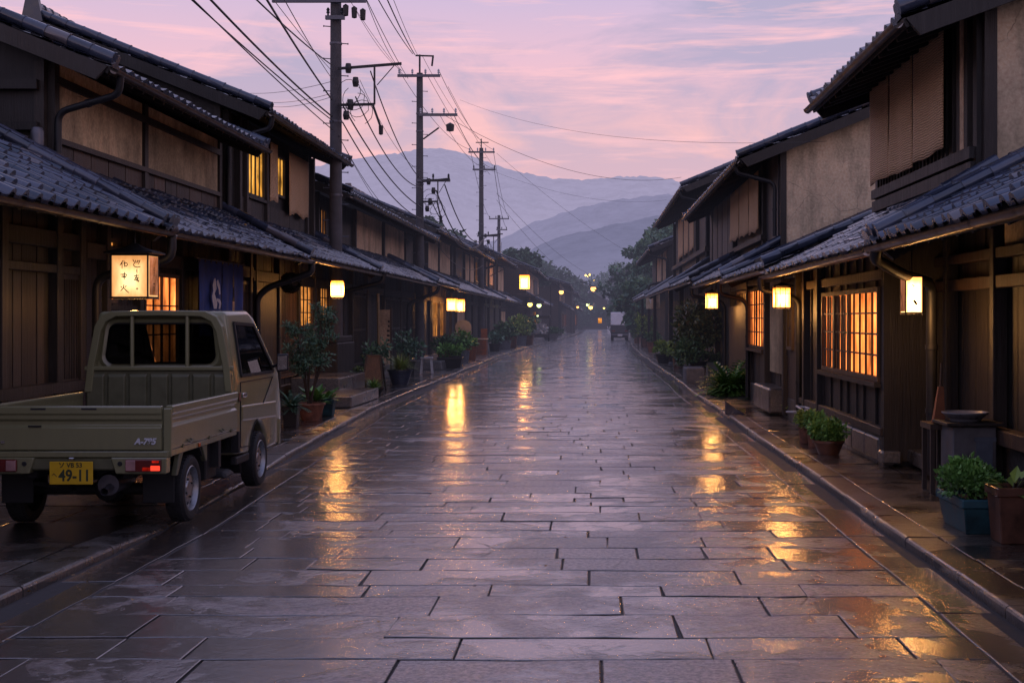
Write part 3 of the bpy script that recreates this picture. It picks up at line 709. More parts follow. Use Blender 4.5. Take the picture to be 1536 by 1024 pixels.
h = house(s, 2.6, 128, 150, 'distant house with a shallow roof and hanging shutters near the bend of the road')
facade(h, s, 2.9, 128, 150, 3.2, .3, W_DARK, .5)
roof_parts(h, s, 2.0, 2.7, 3.2, 3.3, 128, 150, 'lower_roof', .5, .5, .05, 3, prof_s, TILE, verge=(1,1), ridge=False, detail=3)
roof_parts(h, s, 2.0, 4.95, 6.5, 6.4, 127, 150, 'upper_roof', .5, .5, .05, 3, prof_s, TILE, verge=(1,1), back=1, detail=3)
shell(h, s, 3.1, 10, 128, 150, 3, 5.2, TAN, 'upper_wall'); gable(h, s, 3.1, 6.5, 0, 5.2, 6.2, 127.9, W_BROWN)
window(h, s, 2.86, 131, 134, .9, 2.2, 3, 2, GLOW_WIN2); window(h, s, 2.86, 143, 146, .9, 2.2, 3, 2, GLOW_WIN)
panel(h, s, 3.06, 132, 136, 3.3, 4.8, W_DARK, 'shutter'); panel(h, s, 3.06, 140, 145, 3.3, 4.8, W_DARK, 'shutter')

h = house(s, 1.6, 154, 180, 'dim low house past the shallow roofed one where the street bends away')
facade(h, s, 1.9, 154, 180, 3.0, .3, W_DARK, .6)
roof_parts(h, s, 1.2, 2.8, 2.4, 3.4, 154, 180, 'lower_roof', .6, .5, .05, 3, prof_s, TILE, verge=(1,1), ridge=False, detail=4)
roof_parts(h, s, 1.5, 4.6, 6, 6.2, 153, 180, 'upper_roof', .6, .6, .05, 3, prof_s, TILE, verge=(1,1), back=1, detail=4)
shell(h, s, 2.4, 9, 154, 180, 3, 4.8, W_BROWN, 'upper_wall'); gable(h, s, 2.4, 6, 0, 4.8, 5.9, 153.9, W_BROWN)
window(h, s, 1.86, 158, 161, .9, 2.2, 3, 2, GLOW_WIN); window(h, s, 1.86, 168, 172, .9, 2.2, 3, 2, GLOW_WIN2)

# ---- right row ------------------------------------------------------
s = 1
h = house(s, 3.9, 5, 14.6, 'near house on the right with dark plank wall set back under a low tiled eave')
facade(h, s, 3.9, -4, 14.6, 3.0, .55, W_DARK, .2, 8)
roof_parts(h, s, 2.7, 2.42, 7.6, 4.85, -4, 12.55, 'roof', .28, .26, .065, 8, prof_b, TILE, verge=(0,1), jit=1.3)
for u_, z, hh, d_ in ((3.86,2.05,.12,.08),(3.82,.62,.14,.12),(3.86,2.32,.10,.08)): m = MB(); beam(m, s, u_, -4, 14.5, z, hh, d_); m.build('beam', W_BROWN, h, bevel=.008)
for y in (10.2, 12.35, 14.0): m = MB(); post(m, s, 3.86, y, .1, 2.6, .12); m.build('post', W_POST, h, bevel=.008)
panel(h, s, 3.87, 9.0, 12.2, 2.38, 2.8, PLASTER, 'plaster_panel')
pipe(h, [at(1318,372,12.3)+Vector((-.02,0,0)), at(1312,388,12.4), (3.02,12.75,2.13), (3.46,13.35,2.06), (3.46,13.35,.12)], .055)

h = house(s, 3.3, 12.6, 20.4, 'two storey house on the right with big glowing paper window and upstairs bamboo blinds')
facade(h, s, 3.3, 14.6, 20.4, 2.75, .42, W_DARK, .55, 8, True)
m = MB(); planks(m, s, 3.28, 14.58, 14.62, .1, 2.6, .2); m.box(3.24, 3.90, 14.55, 14.66, .12, 2.75, .4); m.build('end_wall', W_POST, h)
m = MB(); m.box(3.20, 3.42, 14.46, 14.70, .10, .24); m.build('post_foot', STONE, h, bevel=.02)
m = MB(); m.box(3.5, 3.88, 13.8, 14.55, .1, .26); m.build('door_step', KERB, h, bevel=.015)
roof_parts(h, s, 2.7, 2.40, 3.95, 3.13, 12.6, 17.9, 'lower_roof', .265, .24, .05, 6, prof_s, TILE, verge=(1,0), ridge=False)
roof_parts(h, s, 2.7, 2.40, 7.2, 4.5, 17.9, 20.4, 'side_roof', .265, .25, .05, 6, prof_s, TILE, verge=(0,0))
roof_parts(h, s, 3.0, 4.60, 7.2, 6.15, 12.65, 17.95, 'upper_roof', .265, .27, .055, 6, prof_s, TILE, verge=(1,1), back=1)
shell(h, s, 3.9, 10, 13.05, 17.75, 2.7, 4.85, W_DARK, 'upper_wall')
gable(h, s, 3.9, 7.2, 2.4, 4.83, 6.0, 13.0, PLASTER2); gable(h, s, 3.9, 7.2, 2.4, 4.83, 6.0, 17.7, W_DARK, frame=False)
for y in (13.12, 13.45, 13.72, 14.0, 15.9, 17.65): m = MB(); post(m, s, 3.88, y, 3.1, 4.8, .13, .05); m.build('post', W_POST, h)
m = MB(); beam(m, s, 3.87, 13.1, 17.7, 3.36, .12, .10); m.build('beam', W_DARK, h); m = MB(); m.box(3.78, 3.9, 13.1, 17.7, 3.13, 3.27); m.build('beam', W_DARK, h)
panel(h, s, 3.86, 13.5, 13.66, 3.4, 4.8, TAN, 'shutter_board')
lattice(h, s, 3.85, 14.1, 17.5, 3.38, 4.7, .16, .05, W_DARK, 2)
window(h, s, 3.27, 14.78, 18.4, .99, 2.06, 10, 4, GLOW_WIN, 0, W_BROWN)
m = MB(); m.box(3.225, 3.265, 16.5, 16.6, 1.03, 2.02); m.box(3.225, 3.265, 17.45, 17.55, 1.03, 2.02)
for k in range(9): y = 16.62+k*.2; m.box(3.243, 3.262, y, y+.07, 1.04, 2.0)
m.build('inner_slats', W_DARK, h)
for z, hh, d_ in ((2.2,.12,.06),(.44,.09,.09)): m = MB(); beam(m, s, 3.3, 14.6, 20.4, z, hh, d_); m.build('beam', W_BROWN, h, bevel=.008)
frame_posts(h, s, 3.3, [18.7, 19.9], .1, 2.6)
m = MB()
for k in range(7): m.box(3.215, 3.30, 14.75+k*.75, 15.47+k*.75, .10, .36)
m.build('foot_stones', STONE, h, bevel=.02)
pipe(h, [(2.62,20.35,2.33),(2.62,20.35,2.15),(3.1,20.4,2.05),(3.22,20.4,1.95),(3.22,20.4,.1)], .045)

h = house(s, 3.3, 20.4, 27, 'low house with ochre entrance wall between two taller neighbours on the right')
facade(h, s, 3.3, 20.4, 27, 2.9, .4, W_DARK, .3, 8)
roof_parts(h, s, 2.7, 2.50, 7.2, 4.4, 20.4, 26.95, 'roof', .265, .26, .05, 5, prof_s, TILE, verge=(1,1))
panel(h, s, 3.28, 22.35, 23.9, .75, 2.4, PLASTER, 'plaster_panel'); panel(h, s, 3.26, 21.9, 22.3, .5, 2.3, W_BROWN, 'door_screen')
panel(h, s, 3.28, 20.7, 21.8, .4, 2.3, W_BROWN, 'door'); window(h, s, 3.24, 20.95, 21.5, 1.2, 2.2, 2, 3, GLOW_WIN2, sill=False)
window(h, s, 3.26, 24.5, 26.9, 1.12, 2.3, 6, 4, GLOW_WIN, 4)
frame_posts(h, s, 3.28, [20.5, 21.85, 24.2, 26.95], .1, 2.7, [(2.42,.12)], 20.4, 27)
m = MB(); m.box(3.0, 3.75, 22.2, 24.3, .1, .52); m.build('entrance_plinth', STONE, h, bevel=.03)
pipe(h, [(2.62,26.85,2.42),(2.62,26.85,2.2),(3.1,26.9,2.1),(3.2,26.9,1.95),(3.2,26.9,.1)], .045)

h = house(s, 3.3, 27, 43, 'two storey house with a plastered gable end and weathered blue grey boards')
facade(h, s, 3.6, 27, 43, 3.0, .3, W_DARK, .3, 8)
roof_parts(h, s, 2.7, 2.58, 3.95, 3.26, 27.0, 34.5, 'lower_roof', .27, .26, .05, 5, prof_s, TILE, verge=(1,1), ridge=False)
roof_parts(h, s, 2.6, 2.72, 3.95, 3.4, 34.5, 43, 'lower_roof', .27, .28, .05, 4, prof_s, TILE, verge=(1,1), ridge=False)
roof_parts(h, s, 3.0, 4.95, 7.2, 6.65, 26.65, 42.5, 'upper_roof', .27, .3, .05, 4, prof_s, TILE, verge=(1,1), back=1)
shell(h, s, 3.9, 10, 27.05, 43, 2.7, 5.2, W_DARK, 'upper_wall'); gable(h, s, 3.9, 7.2, 2.4, 5.2, 6.5, 27.0, PLASTER2)
m = MB(); planks(m, s, 3.84, 35.5, 42.6, 3.3, 5.2, .55, .05, .02, .03); m.build('weather_boards', W_BLUE, h); m = MB(); planks(m, s, 3.86, 27.2, 29.0, 3.3, 5.2, .5, .04, .02, .02); m.build('weather_boards', W_BLUE, h)
frame_posts(h, s, 3.88, [29.1, 35.2], 3.2, 5.15); m = MB(); beam(m, s, 3.86, 29, 35.3, 3.5, .12, .12); m.build('beam', W_DARK, h)
frame_posts(h, s, 3.58, [27.1, 29.5, 33, 37, 42.8], .1, 2.8, [(2.45,.14)], 27, 43)
panel(h, s, 3.42, 28.1, 32.4, .2, 2.0, W_POST, 'board_screen'); window(h, s, 3.55, 29.6, 31.6, 2.03, 2.34, 6, 1, GLOW_WIN2, 0)
pipe(h, [(2.62,34.4,2.5),(2.62,34.4,2.3),(3.4,34.5,2.15),(3.5,34.5,2.0),(3.5,34.5,.1)], .05); pipe(h, [(2.95,27,4.85),(3.0,27,4.7),(3.78,27.1,4.5),(3.78,27.1,3.4)], .045)

h = house(s, 3.6, 43, 62, 'tall house on the right with three narrow blinds under a high eave')
facade(h, s, 3.6, 43, 62, 3.3, .3, W_DARK, .35, 8)
roof_parts(h, s, 2.6, 2.75, 3.95, 3.6, 43, 62, 'lower_roof', .29, .3, .06, 4, prof_s, TILE, verge=(1,1), ridge=False, detail=1.5)
roof_parts(h, s, 2.95, 6.0, 7.2, 7.75, 42.9, 61, 'upper_roof', .29, .32, .05, 4, prof_s, TILE, verge=(1,1), back=1, detail=1.5)
shell(h, s, 3.9, 10, 43.1, 61, 3.0, 6.2, W_DARK, 'upper_wall'); gable(h, s, 3.9, 7.2, 2.5, 6.2, 7.6, 43.05, W_DARK)
frame_posts(h, s, 3.88, [43.4, 47.6, 56.5, 60.7], 3.2, 6.1); m = MB(); beam(m, s, 3.86, 43, 61, 4.0, .16, .14); m.build('beam', W_DARK, h)
frame_posts(h, s, 3.0, [43.3, 49, 61.5], .1, 2.8)
pipe(h, [(2.9,43.1,5.9),(2.95,43.1,5.7),(3.8,43.2,5.5),(3.8,43.2,3.6)], .05)

h = house(s, 3.9, 66, 85, 'far right house with pale plaster bays in front of the dark trees')
facade(h, s, 3.7, 66, 85, 3.3, .3, W_DARK, .4, 8)
roof_parts(h, s, 2.7, 2.85, 3.95, 3.6, 66, 84, 'lower_roof', .35, .35, .06, 3, prof_s, TILE, verge=(1,1), ridge=False, detail=2)
roof_parts(h, s, 2.9, 5.2, 7.0, 6.9, 65.8, 84, 'upper_roof', .35, .36, .05, 3, prof_s, TILE, verge=(1,1), back=1, detail=2)
shell(h, s, 3.9, 10, 66.1, 84, 3.0, 5.4, W_DARK, 'upper_wall'); gable(h, s, 3.9, 7.0, 0, 5.4, 6.7, 66.05, W_DARK)
for a, b in ((67,70.5),(71,76.5)): panel(h, s, 3.86, a, b, 3.7, 5.2, TAN, 'plaster_panel')
frame_posts(h, s, 3.88, [66.3, 70.75, 77], 3.4, 5.3); frame_posts(h, s, 2.95, [66.5, 75], .1, 2.8)
pipe(h, [(2.85,66,5.1),(2.9,66,4.9),(3.8,66.1,4.7),(3.8,66.1,3.6),(2.9,66,3.4),(2.9,66,.1)], .06)

h = house(s, 2.6, 165, 185, 'small faint house among the trees at the end of the right row')
shell(h, s, 3.2, 10, 165, 185, -.05, 6.2, W_BROWN, 'wall')
roof_parts(h, s, 2.2, 6.6, 8, 9.6, 164, 186, 'roof', .6, .6, .06, 3, prof_s, TILE, verge=(1,1), back=1, detail=4)
gable(h, s, 3.2, 8, 0, 6.3, 9.2, 164.9, W_BROWN)
h = house(s, 4.4, 104, 126, 'dim right hand house half hidden by the grove behind the delivery truck')
facade(h, s, 4.4, 104, 126, 3.0, .3, W_BROWN, .5)
roof_parts(h, s, 3.5, 2.9, 8, 5.6, 104, 126, 'roof', .5, .5, .05, 3, prof_s, TILE, verge=(1,1), detail=4)
window(h, s, 4.36, 107, 110, .9, 2.2, 3, 2, GLOW_WIN2); window(h, s, 4.36, 117, 120, .9, 2.2, 3, 2, GLOW_WIN2)
def end_house(label, x0, x1, y0, y1, ze, zr, lit):
    h = thing('wooden_house', label, 'house', ((x0+x1)/2, (y0+y1)/2, 0), 'old wooden houses lining the street'); xm = (x0+x1)/2
    m = MB(); m.prism([(x0,-.05),(x1,-.05),(x1,ze),(xm,zr-.15),(x0,ze)], y0, y1); m.build('wall', W_BROWN, h)
    m = MB(); m.hexa([(x0-.7,y0-.6,ze-.35),(xm,y0-.6,zr),(xm,y1+.6,zr),(x0-.7,y1+.6,ze-.35),(x0-.7,y0-.6,ze-.18),(xm,y0-.6,zr+.2),(xm,y1+.6,zr+.2),(x0-.7,y1+.6,ze-.18)]); m.hexa([(xm,y0-.6,zr),(x1+.7,y0-.6,ze-.35),(x1+.7,y1+.6,ze-.35),(xm,y1+.6,zr),(xm,y0-.6,zr+.2),(x1+.7,y0-.6,ze-.18),(x1+.7,y1+.6,ze-.18),(xm,y1+.6,zr+.2)]); m.build('roof', TILE, h)
    m = MB(); m.hexa([(x0-.3,y0-1.3,2.5),(x1+.3,y0-1.3,2.5),(x1+.3,y0,3.1),(x0-.3,y0,3.1),(x0-.3,y0-1.3,2.62),(x1+.3,y0-1.3,2.62),(x1+.3,y0,3.25),(x0-.3,y0,3.25)]); m.build('porch_roof', TILE, h)
    for (a, b, c, d, g) in lit: m = MB(); m.box(a, b, y0-.06, y0-.02, c, d); m.build('window', g, h)
end_house('gabled house with two lit windows facing back up the road at the street end', -2.2, 2.6, 214, 224, 4.6, 6.2, ((-1.6,-.5,.9,2.0,GLOW_WIN2),(1.1,1.7,1.0,1.8,GLOW_WIN2),(-.3,.5,3.5,4.3,TAN)))
end_house('small gabled house left of the street end with one dim lit window', -8.5, -3.2, 198, 210, 4.2, 5.8, ((-4.6,-3.8,.9,2.1,GLOW_WIN2),))
end_house('low gabled house right of the street end behind the delivery truck', 3.4, 8.5, 200, 210, 4.0, 5.6, ((4.0,5.0,.9,2.0,GLOW_WIN2),))
# ------------------------------------------------------------------ lettering
def text_mesh(name, txt, size, mat, parent, M4, ext=.001, shear=0.0, align='CENTER', sx=1.0, weight=0.0):
    """flat letters, converted to a mesh; M4 maps the text plane (x right, y up) into the parent's local space"""
    cu = bpy.data.curves.new('letters', 'FONT'); cu.body = txt; cu.size = size; cu.extrude = ext; cu.align_x = align; cu.align_y = 'CENTER'; cu.shear = shear; cu.offset = weight
    tmp = bpy.data.objects.new('letters', cu); C.objects.link(tmp)
    bpy.context.view_layer.update()
    me = bpy.data.meshes.new_from_object(tmp.evaluated_get(bpy.context.evaluated_depsgraph_get()))
    bpy.data.objects.remove(tmp); bpy.data.curves.remove(cu)
    me.transform(Matrix.Diagonal((sx,1,1,1))); me.transform(M4); me.name = name
    me.materials.clear(); me.materials.append(mat)
    o = bpy.data.objects.new(name, me); C.objects.link(o); o.parent = parent
    return o
def plane_m(o, xdir, ydir):                     # text plane from origin and two directions
    x, y = Vector(xdir).normalized(), Vector(ydir).normalized(); z = x.cross(y)
    return Matrix(((x.x,y.x,z.x,o[0]),(x.y,y.y,z.y,o[1]),(x.z,y.z,z.z,o[2]),(0,0,0,1)))
def strokes(name, mat, parent, M4, segs, ext=.002):
    """brush strokes: each a list of (x, y, half width)"""
    mb = MB()
    for st in segs:
        L = []; Rr = []
        for i, (x, y, w) in enumerate(st):
            a = st[max(i-1,0)]; b = st[min(i+1,len(st)-1)]; d = Vector((b[0]-a[0], b[1]-a[1])).normalized()
            L.append((x-d.y*w, y+d.x*w, ext)); Rr.append((x+d.y*w, y-d.x*w, ext))
        for i in range(len(st)-1): mb.quad(L[i], Rr[i], Rr[i+1], L[i+1])
    o = mb.build(name, mat, None); o.data.transform(M4); o.parent = parent
    return o

# ------------------------------------------------------------------ the pickup
def m_paint():
    t = NT('olive beige truck paint'); p = t.pos(); n1 = t.noise(p, 2.4, 5); n2 = t.noise(p, 60, 3); n3 = t.noise(t.pos((6,6,1.2)), 3, 5)
    z = t.n('SeparateXYZ', Vector=p).outputs['Z']
    col = t.mix(n1, (.155,.152,.072), (.19,.182,.092))
    dirt = t.math('MULTIPLY', t.ramp(z, (.35, .8), (.75, .12)), t.ramp(n3, (.4, .1), (.7, .8)))
    col = t.mix(dirt, col, (.075,.062,.045))
    drops = t.n('TexVoronoi', Vector=p, Scale=55).outputs['Distance']
    return t.out(t.bsdf(Base__Color=col, Roughness=t.math('ADD', t.math('MULTIPLY', dirt, .25), t.ramp(n2, (.3, .34), (.7, .46))), Metallic=0.0,
        Coat__Weight=.85, Coat__Roughness=.10, Normal=t.bump(t.ramp(drops, (.12, 1), (.3, 0)), .12, .003)))
PAINT = m_paint()
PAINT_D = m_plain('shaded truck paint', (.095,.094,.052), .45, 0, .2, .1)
def m_glass():
    t = NT('tinted car glass'); fr = t.n('Fresnel', IOR=1.55)
    return t.out(t.n('MixShader', Fac=fr.outputs[0], i1=t.n('BsdfTransparent', Color=(.15,.165,.18)).outputs[0], i2=t.n('BsdfGlossy', Roughness=.02).outputs[0]).outputs[0])
GLASS_D = m_glass()
RUBBER = m_plain('tyre rubber', (.014,.014,.015), .75, 0, .3, .4, 30)
RIM = m_plain('silver steel rim', (.30,.30,.31), .33, .75, .3, .05, 14)
CHROME = m_plain('chrome', (.6,.6,.62), .15, 1)
REDL = m_glow('red lit lens', (1,.035,.02), .55, (14,14,14), .12)
REDD = m_plain('dark red lens', (.11,.008,.008), .15, 0, .3, .05, 9, .6)
WHITEL = m_plain('pink white lens', (.32,.17,.17), .2, 0, .3, .05, 9, .5)
AMBER = m_plain('amber reflector', (.5,.10,.02), .2)
PLATE_Y = m_plain('yellow plate', (.55,.33,.008), .45, 0, .12, .1)
PLATE_G = m_plain('plate ink', (.02,.03,.012), .6)
UNDER = m_plain('underbody black', (.01,.01,.011), .7, 0, .3, .3)
BEDF = m_plain('wet bed floor', (.05,.055,.06), .12, .3, .4, .2)
LENS_ON = m_glow('lit red bulb', (1,.06,.03), 1.3)

truck = thing('pickup_truck', 'olive beige small pickup truck with open cargo bed parked half on the left pavement', 'truck')
# --- cab: side outline in (y, z); belt at z=1.10 splits the lower panel from the tapering greenhouse
YC0, YC1 = 2.10, 3.98
BELT = 1.10; WB = .705; WT = .600; ZT = 1.775
def arch(cy, cz, r, a0, a1, n=9): return [(cy+r*math.cos(math.radians(a0+(a1-a0)*i/n)), cz+r*math.sin(math.radians(a0+(a1-a0)*i/n))) for i in range(n+1)]
FA = 2.98
low = [(YC0, .40), (FA-.40, .36)]+arch(FA, .30, .355, 165, 12)+[(FA+.37, .34), (YC1-.06, .34), (YC1, .45), (YC1-.02, .80), (YC1-.12, BELT), (YC0, BELT)]
up = [(YC0, BELT), (YC1-.12, BELT), (YC0+1.02, ZT-.05), (YC0+.85, ZT), (YC0+.02, ZT-.015)]
wid = lambda z: WB if z <= BELT else WB-(WB-WT)*(z-BELT)/(ZT-BELT)
cab = MB()
for s in (-1, 1):
    cab.poly([(s*WB, y, z) for y, z in low][::s]); cab.poly([(s*wid(z), y, z) for y, z in up][::s])
outl = [(YC0, .40)]+[low[i] for i in range(1, len(low)-2)]+[(YC1-.12, BELT), (YC0+1.02, ZT-.05), (YC0+.85, ZT), (YC0+.02, ZT-.015), (YC0, BELT)]
for (a, b) in zip(outl, outl[1:]+outl[:1]):
    cab.quad((-wid(a[1]), a[0], a[1]), (wid(a[1]), a[0], a[1]), (wid(b[1]), b[0], b[1]), (-wid(b[1]), b[0], b[1]))
cab_o = cab.build('cab_body', PAINT, truck, bevel=.05, seg=4, angle=38)
for p in cab_o.data.polygons: p.use_smooth = True
def apply_cut(o, cutters):
    so_ = o.modifiers.new('s', 'SOLIDIFY'); so_.thickness = .03; so_.offset = -1
    tmp = []
    for mb in cutters:
        c = mb.build('cutter', UNDER, None); bm = bmesh.new(); bm.from_mesh(c.data); bmesh.ops.remove_doubles(bm, verts=bm.verts, dist=1e-5); bmesh.ops.recalc_face_normals(bm, faces=bm.faces); bm.to_mesh(c.data); bm.free()
        b = o.modifiers.new('c', 'BOOLEAN'); b.object = c; b.operation = 'DIFFERENCE'; b.solver = 'EXACT'; tmp.append(c)
    bpy.context.view_layer.update(); dg = bpy.context.evaluated_depsgraph_get()
    me = bpy.data.meshes.new_from_object(o.evaluated_get(dg)); o.modifiers.clear(); o.data = me
    for c in tmp: bpy.data.objects.remove(c)
    me.set_sharp_from_angle(angle=math.radians(35))
    me.materials.clear(); me.materials.append(PAINT)
    me.polygons.foreach_set('material_index', [0]*len(me.polygons))
# rear face: raised surround, window, guard frame, ribs
def rrect(x0, x1, z0, z1, r, tl=0.0, n=5):
    pts = []
    for cx, cz, a in ((x1-r, z0+r, -90), (x1-r-tl, z1-r, 0), (x0+r+tl, z1-r, 90), (x0+r, z0+r, 180)):
        for i in range(n+1):
            an = math.radians(a+90*i/n); pts.append((cx+r*math.cos(an), cz+r*math.sin(an)))
    return pts
def ring(mb, outer, inner, mk, mk2):
    n = len(outer)
    for i in range(n):
        j = (i+1) % n
        mb.quad(mk(outer[i]), mk(outer[j]), mk2(inner[j]), mk2(inner[i])); 
def rear_y(z, d): return YC0+max(0, .02*(z-BELT)/(ZT-BELT))-d
so, si = rrect(-.555, .555, 1.235, 1.685, .10, .03), rrect(-.52, .52, 1.265, 1.655, .085, .025)
_c = []
_m = MB(); _m.prism([(x, z) for x, z in si], YC0-.2, YC0+.16); _c.append(_m)
_g = [(YC0+.215, BELT+.055), (YC1-.435, BELT+.05), (YC1-.465, BELT+.105), (YC0+.915, ZT-.16), (YC0+.235, ZT-.14)]
_m = MB(); _m.prism(_g, -1.2, 1.2, 'x'); _c.append(_m)
_m = MB(); w0, w1 = Vector((0, YC1-.135, BELT+.06)), Vector((0, YC0+1.08, ZT-.125)); dv = Vector((0,.22,.14))
_m.hexa([Vector((-.60,0,0))+w0-dv, Vector((.60,0,0))+w0-dv, Vector((.60,0,0))+w0+dv, Vector((-.60,0,0))+w0+dv, Vector((-.52,0,0))+w1-dv, Vector((.52,0,0))+w1-dv, Vector((.52,0,0))+w1+dv, Vector((-.52,0,0))+w1+dv]); _c.append(_m)
apply_cut(cab_o, _c)
for sx in (-.33, .33):                                       # cabin furniture seen through the glass
    m = MB(); m.hexa([(sx-.24,YC0+.14,.78),(sx+.24,YC0+.14,.78),(sx+.24,YC0+.28,.78),(sx-.24,YC0+.28,.78),(sx-.21,YC0+.09,1.33),(sx+.21,YC0+.09,1.33),(sx+.21,YC0+.17,1.33),(sx-.21,YC0+.17,1.33)]); m.box(sx-.24,sx+.24,YC0+.14,YC0+.62,.66,.80); m.box(sx-.13,sx+.13,YC0+.10,YC0+.17,1.36,1.52); m.build('seat', UNDER, truck, bevel=.03, seg=2)
m = MB(); m.hexa([(-.62,YC1-.55,.85),(.62,YC1-.55,.85),(.62,YC1-.16,.85),(-.62,YC1-.16,.85),(-.62,YC1-.50,1.10),(.62,YC1-.50,1.10),(.62,YC1-.2,1.08),(-.62,YC1-.2,1.08)]); m.build('dashboard', UNDER, truck, bevel=.03, seg=2)
m = MB(); sc_ = Vector((.33,YC1-.68,1.12)); m.tube([sc_+Vector((.18*math.cos(a),.10*math.sin(a),.15*math.sin(a))) for a in [i*math.pi/12 for i in range(25)]], .014, 6); m.tube([sc_, sc_+Vector((0,.2,-.2))], .02, 6); m.build('steering_wheel', UNDER, truck)
m = MB(); ring(m, rrect(-.60,.60,1.21,1.71,.11,.04), so, lambda p: (p[0], rear_y(p[1], -.005), p[1]), lambda p: (p[0], rear_y(p[1], .022), p[1]))
ring(m, so, si, lambda p: (p[0], rear_y(p[1], .022), p[1]), lambda p: (p[0], rear_y(p[1], .012), p[1])); m.build('window_surround', PAINT, truck, smooth=True)
m = MB(); m.poly([(x, rear_y(z, .036-.022*(z-1.265)/.39), z) for x, z in si]); rw = m.build('rear_window', GLASS_D, truck)
m = MB(); ring(m, si, rrect(-.495,.495,1.285,1.635,.075,.02), lambda p: (p[0], rear_y(p[1], .016), p[1]), lambda p: (p[0], rear_y(p[1], .014), p[1])); m.build('rubber_seal', UNDER, rw)
m = MB()
def gt(z): return wid(z)-.012
path = [(-gt(1.0)-.005, 1.0), (-gt(1.25), 1.25), (-gt(1.62)+.01, 1.62), (-gt(1.70)+.05, 1.715), (-gt(1.76)+.15, 1.765), (0, 1.772)]
path = path+[(-x, z) for x, z in path[-2::-1]]
for a, b in zip(path, path[1:]):
    m.hexa([(a[0], YC0-.085, a[1]), (b[0], YC0-.085, b[1]), (b[0], YC0+.03, b[1]), (a[0], YC0+.03, a[1]),
            (a[0]*.90, YC0-.085, a[1]-.05 if a[1] > 1.6 else a[1]), (b[0]*.90, YC0-.085, b[1]-.05 if b[1] > 1.6 else b[1]), (b[0]*.90, YC0+.03, b[1]-.05 if b[1] > 1.6 else b[1]), (a[0]*.90, YC0+.03, a[1]-.05 if a[1] > 1.6 else a[1])], .5)
m.box(-.70, .70, YC0-.075, YC0-.03, 1.205, 1.245, .5)
for x in (-.255, .265): m.tube([(x, YC0-.055, 1.23), (x, YC0-.055, 1.745)], .021, 8)
m.build('guard_frame', PAINT, truck, bevel=.010, seg=2)
m = MB(); m.box(-.66, .66, YC0-.05, YC0, .60, 1.205, .5)
for i in range(7): x = -.6+i*.2; m.hexa([(x-.075,YC0-.075,.70),(x+.075,YC0-.075,.70),(x+.09,YC0-.05,.68),(x-.09,YC0-.05,.68),(x-.075,YC0-.075,1.15),(x+.075,YC0-.075,1.15),(x+.09,YC0-.05,1.18),(x-.09,YC0-.05,1.18)], .5)
m.build('ribbed_headboard', PAINT_D, truck, bevel=.006)
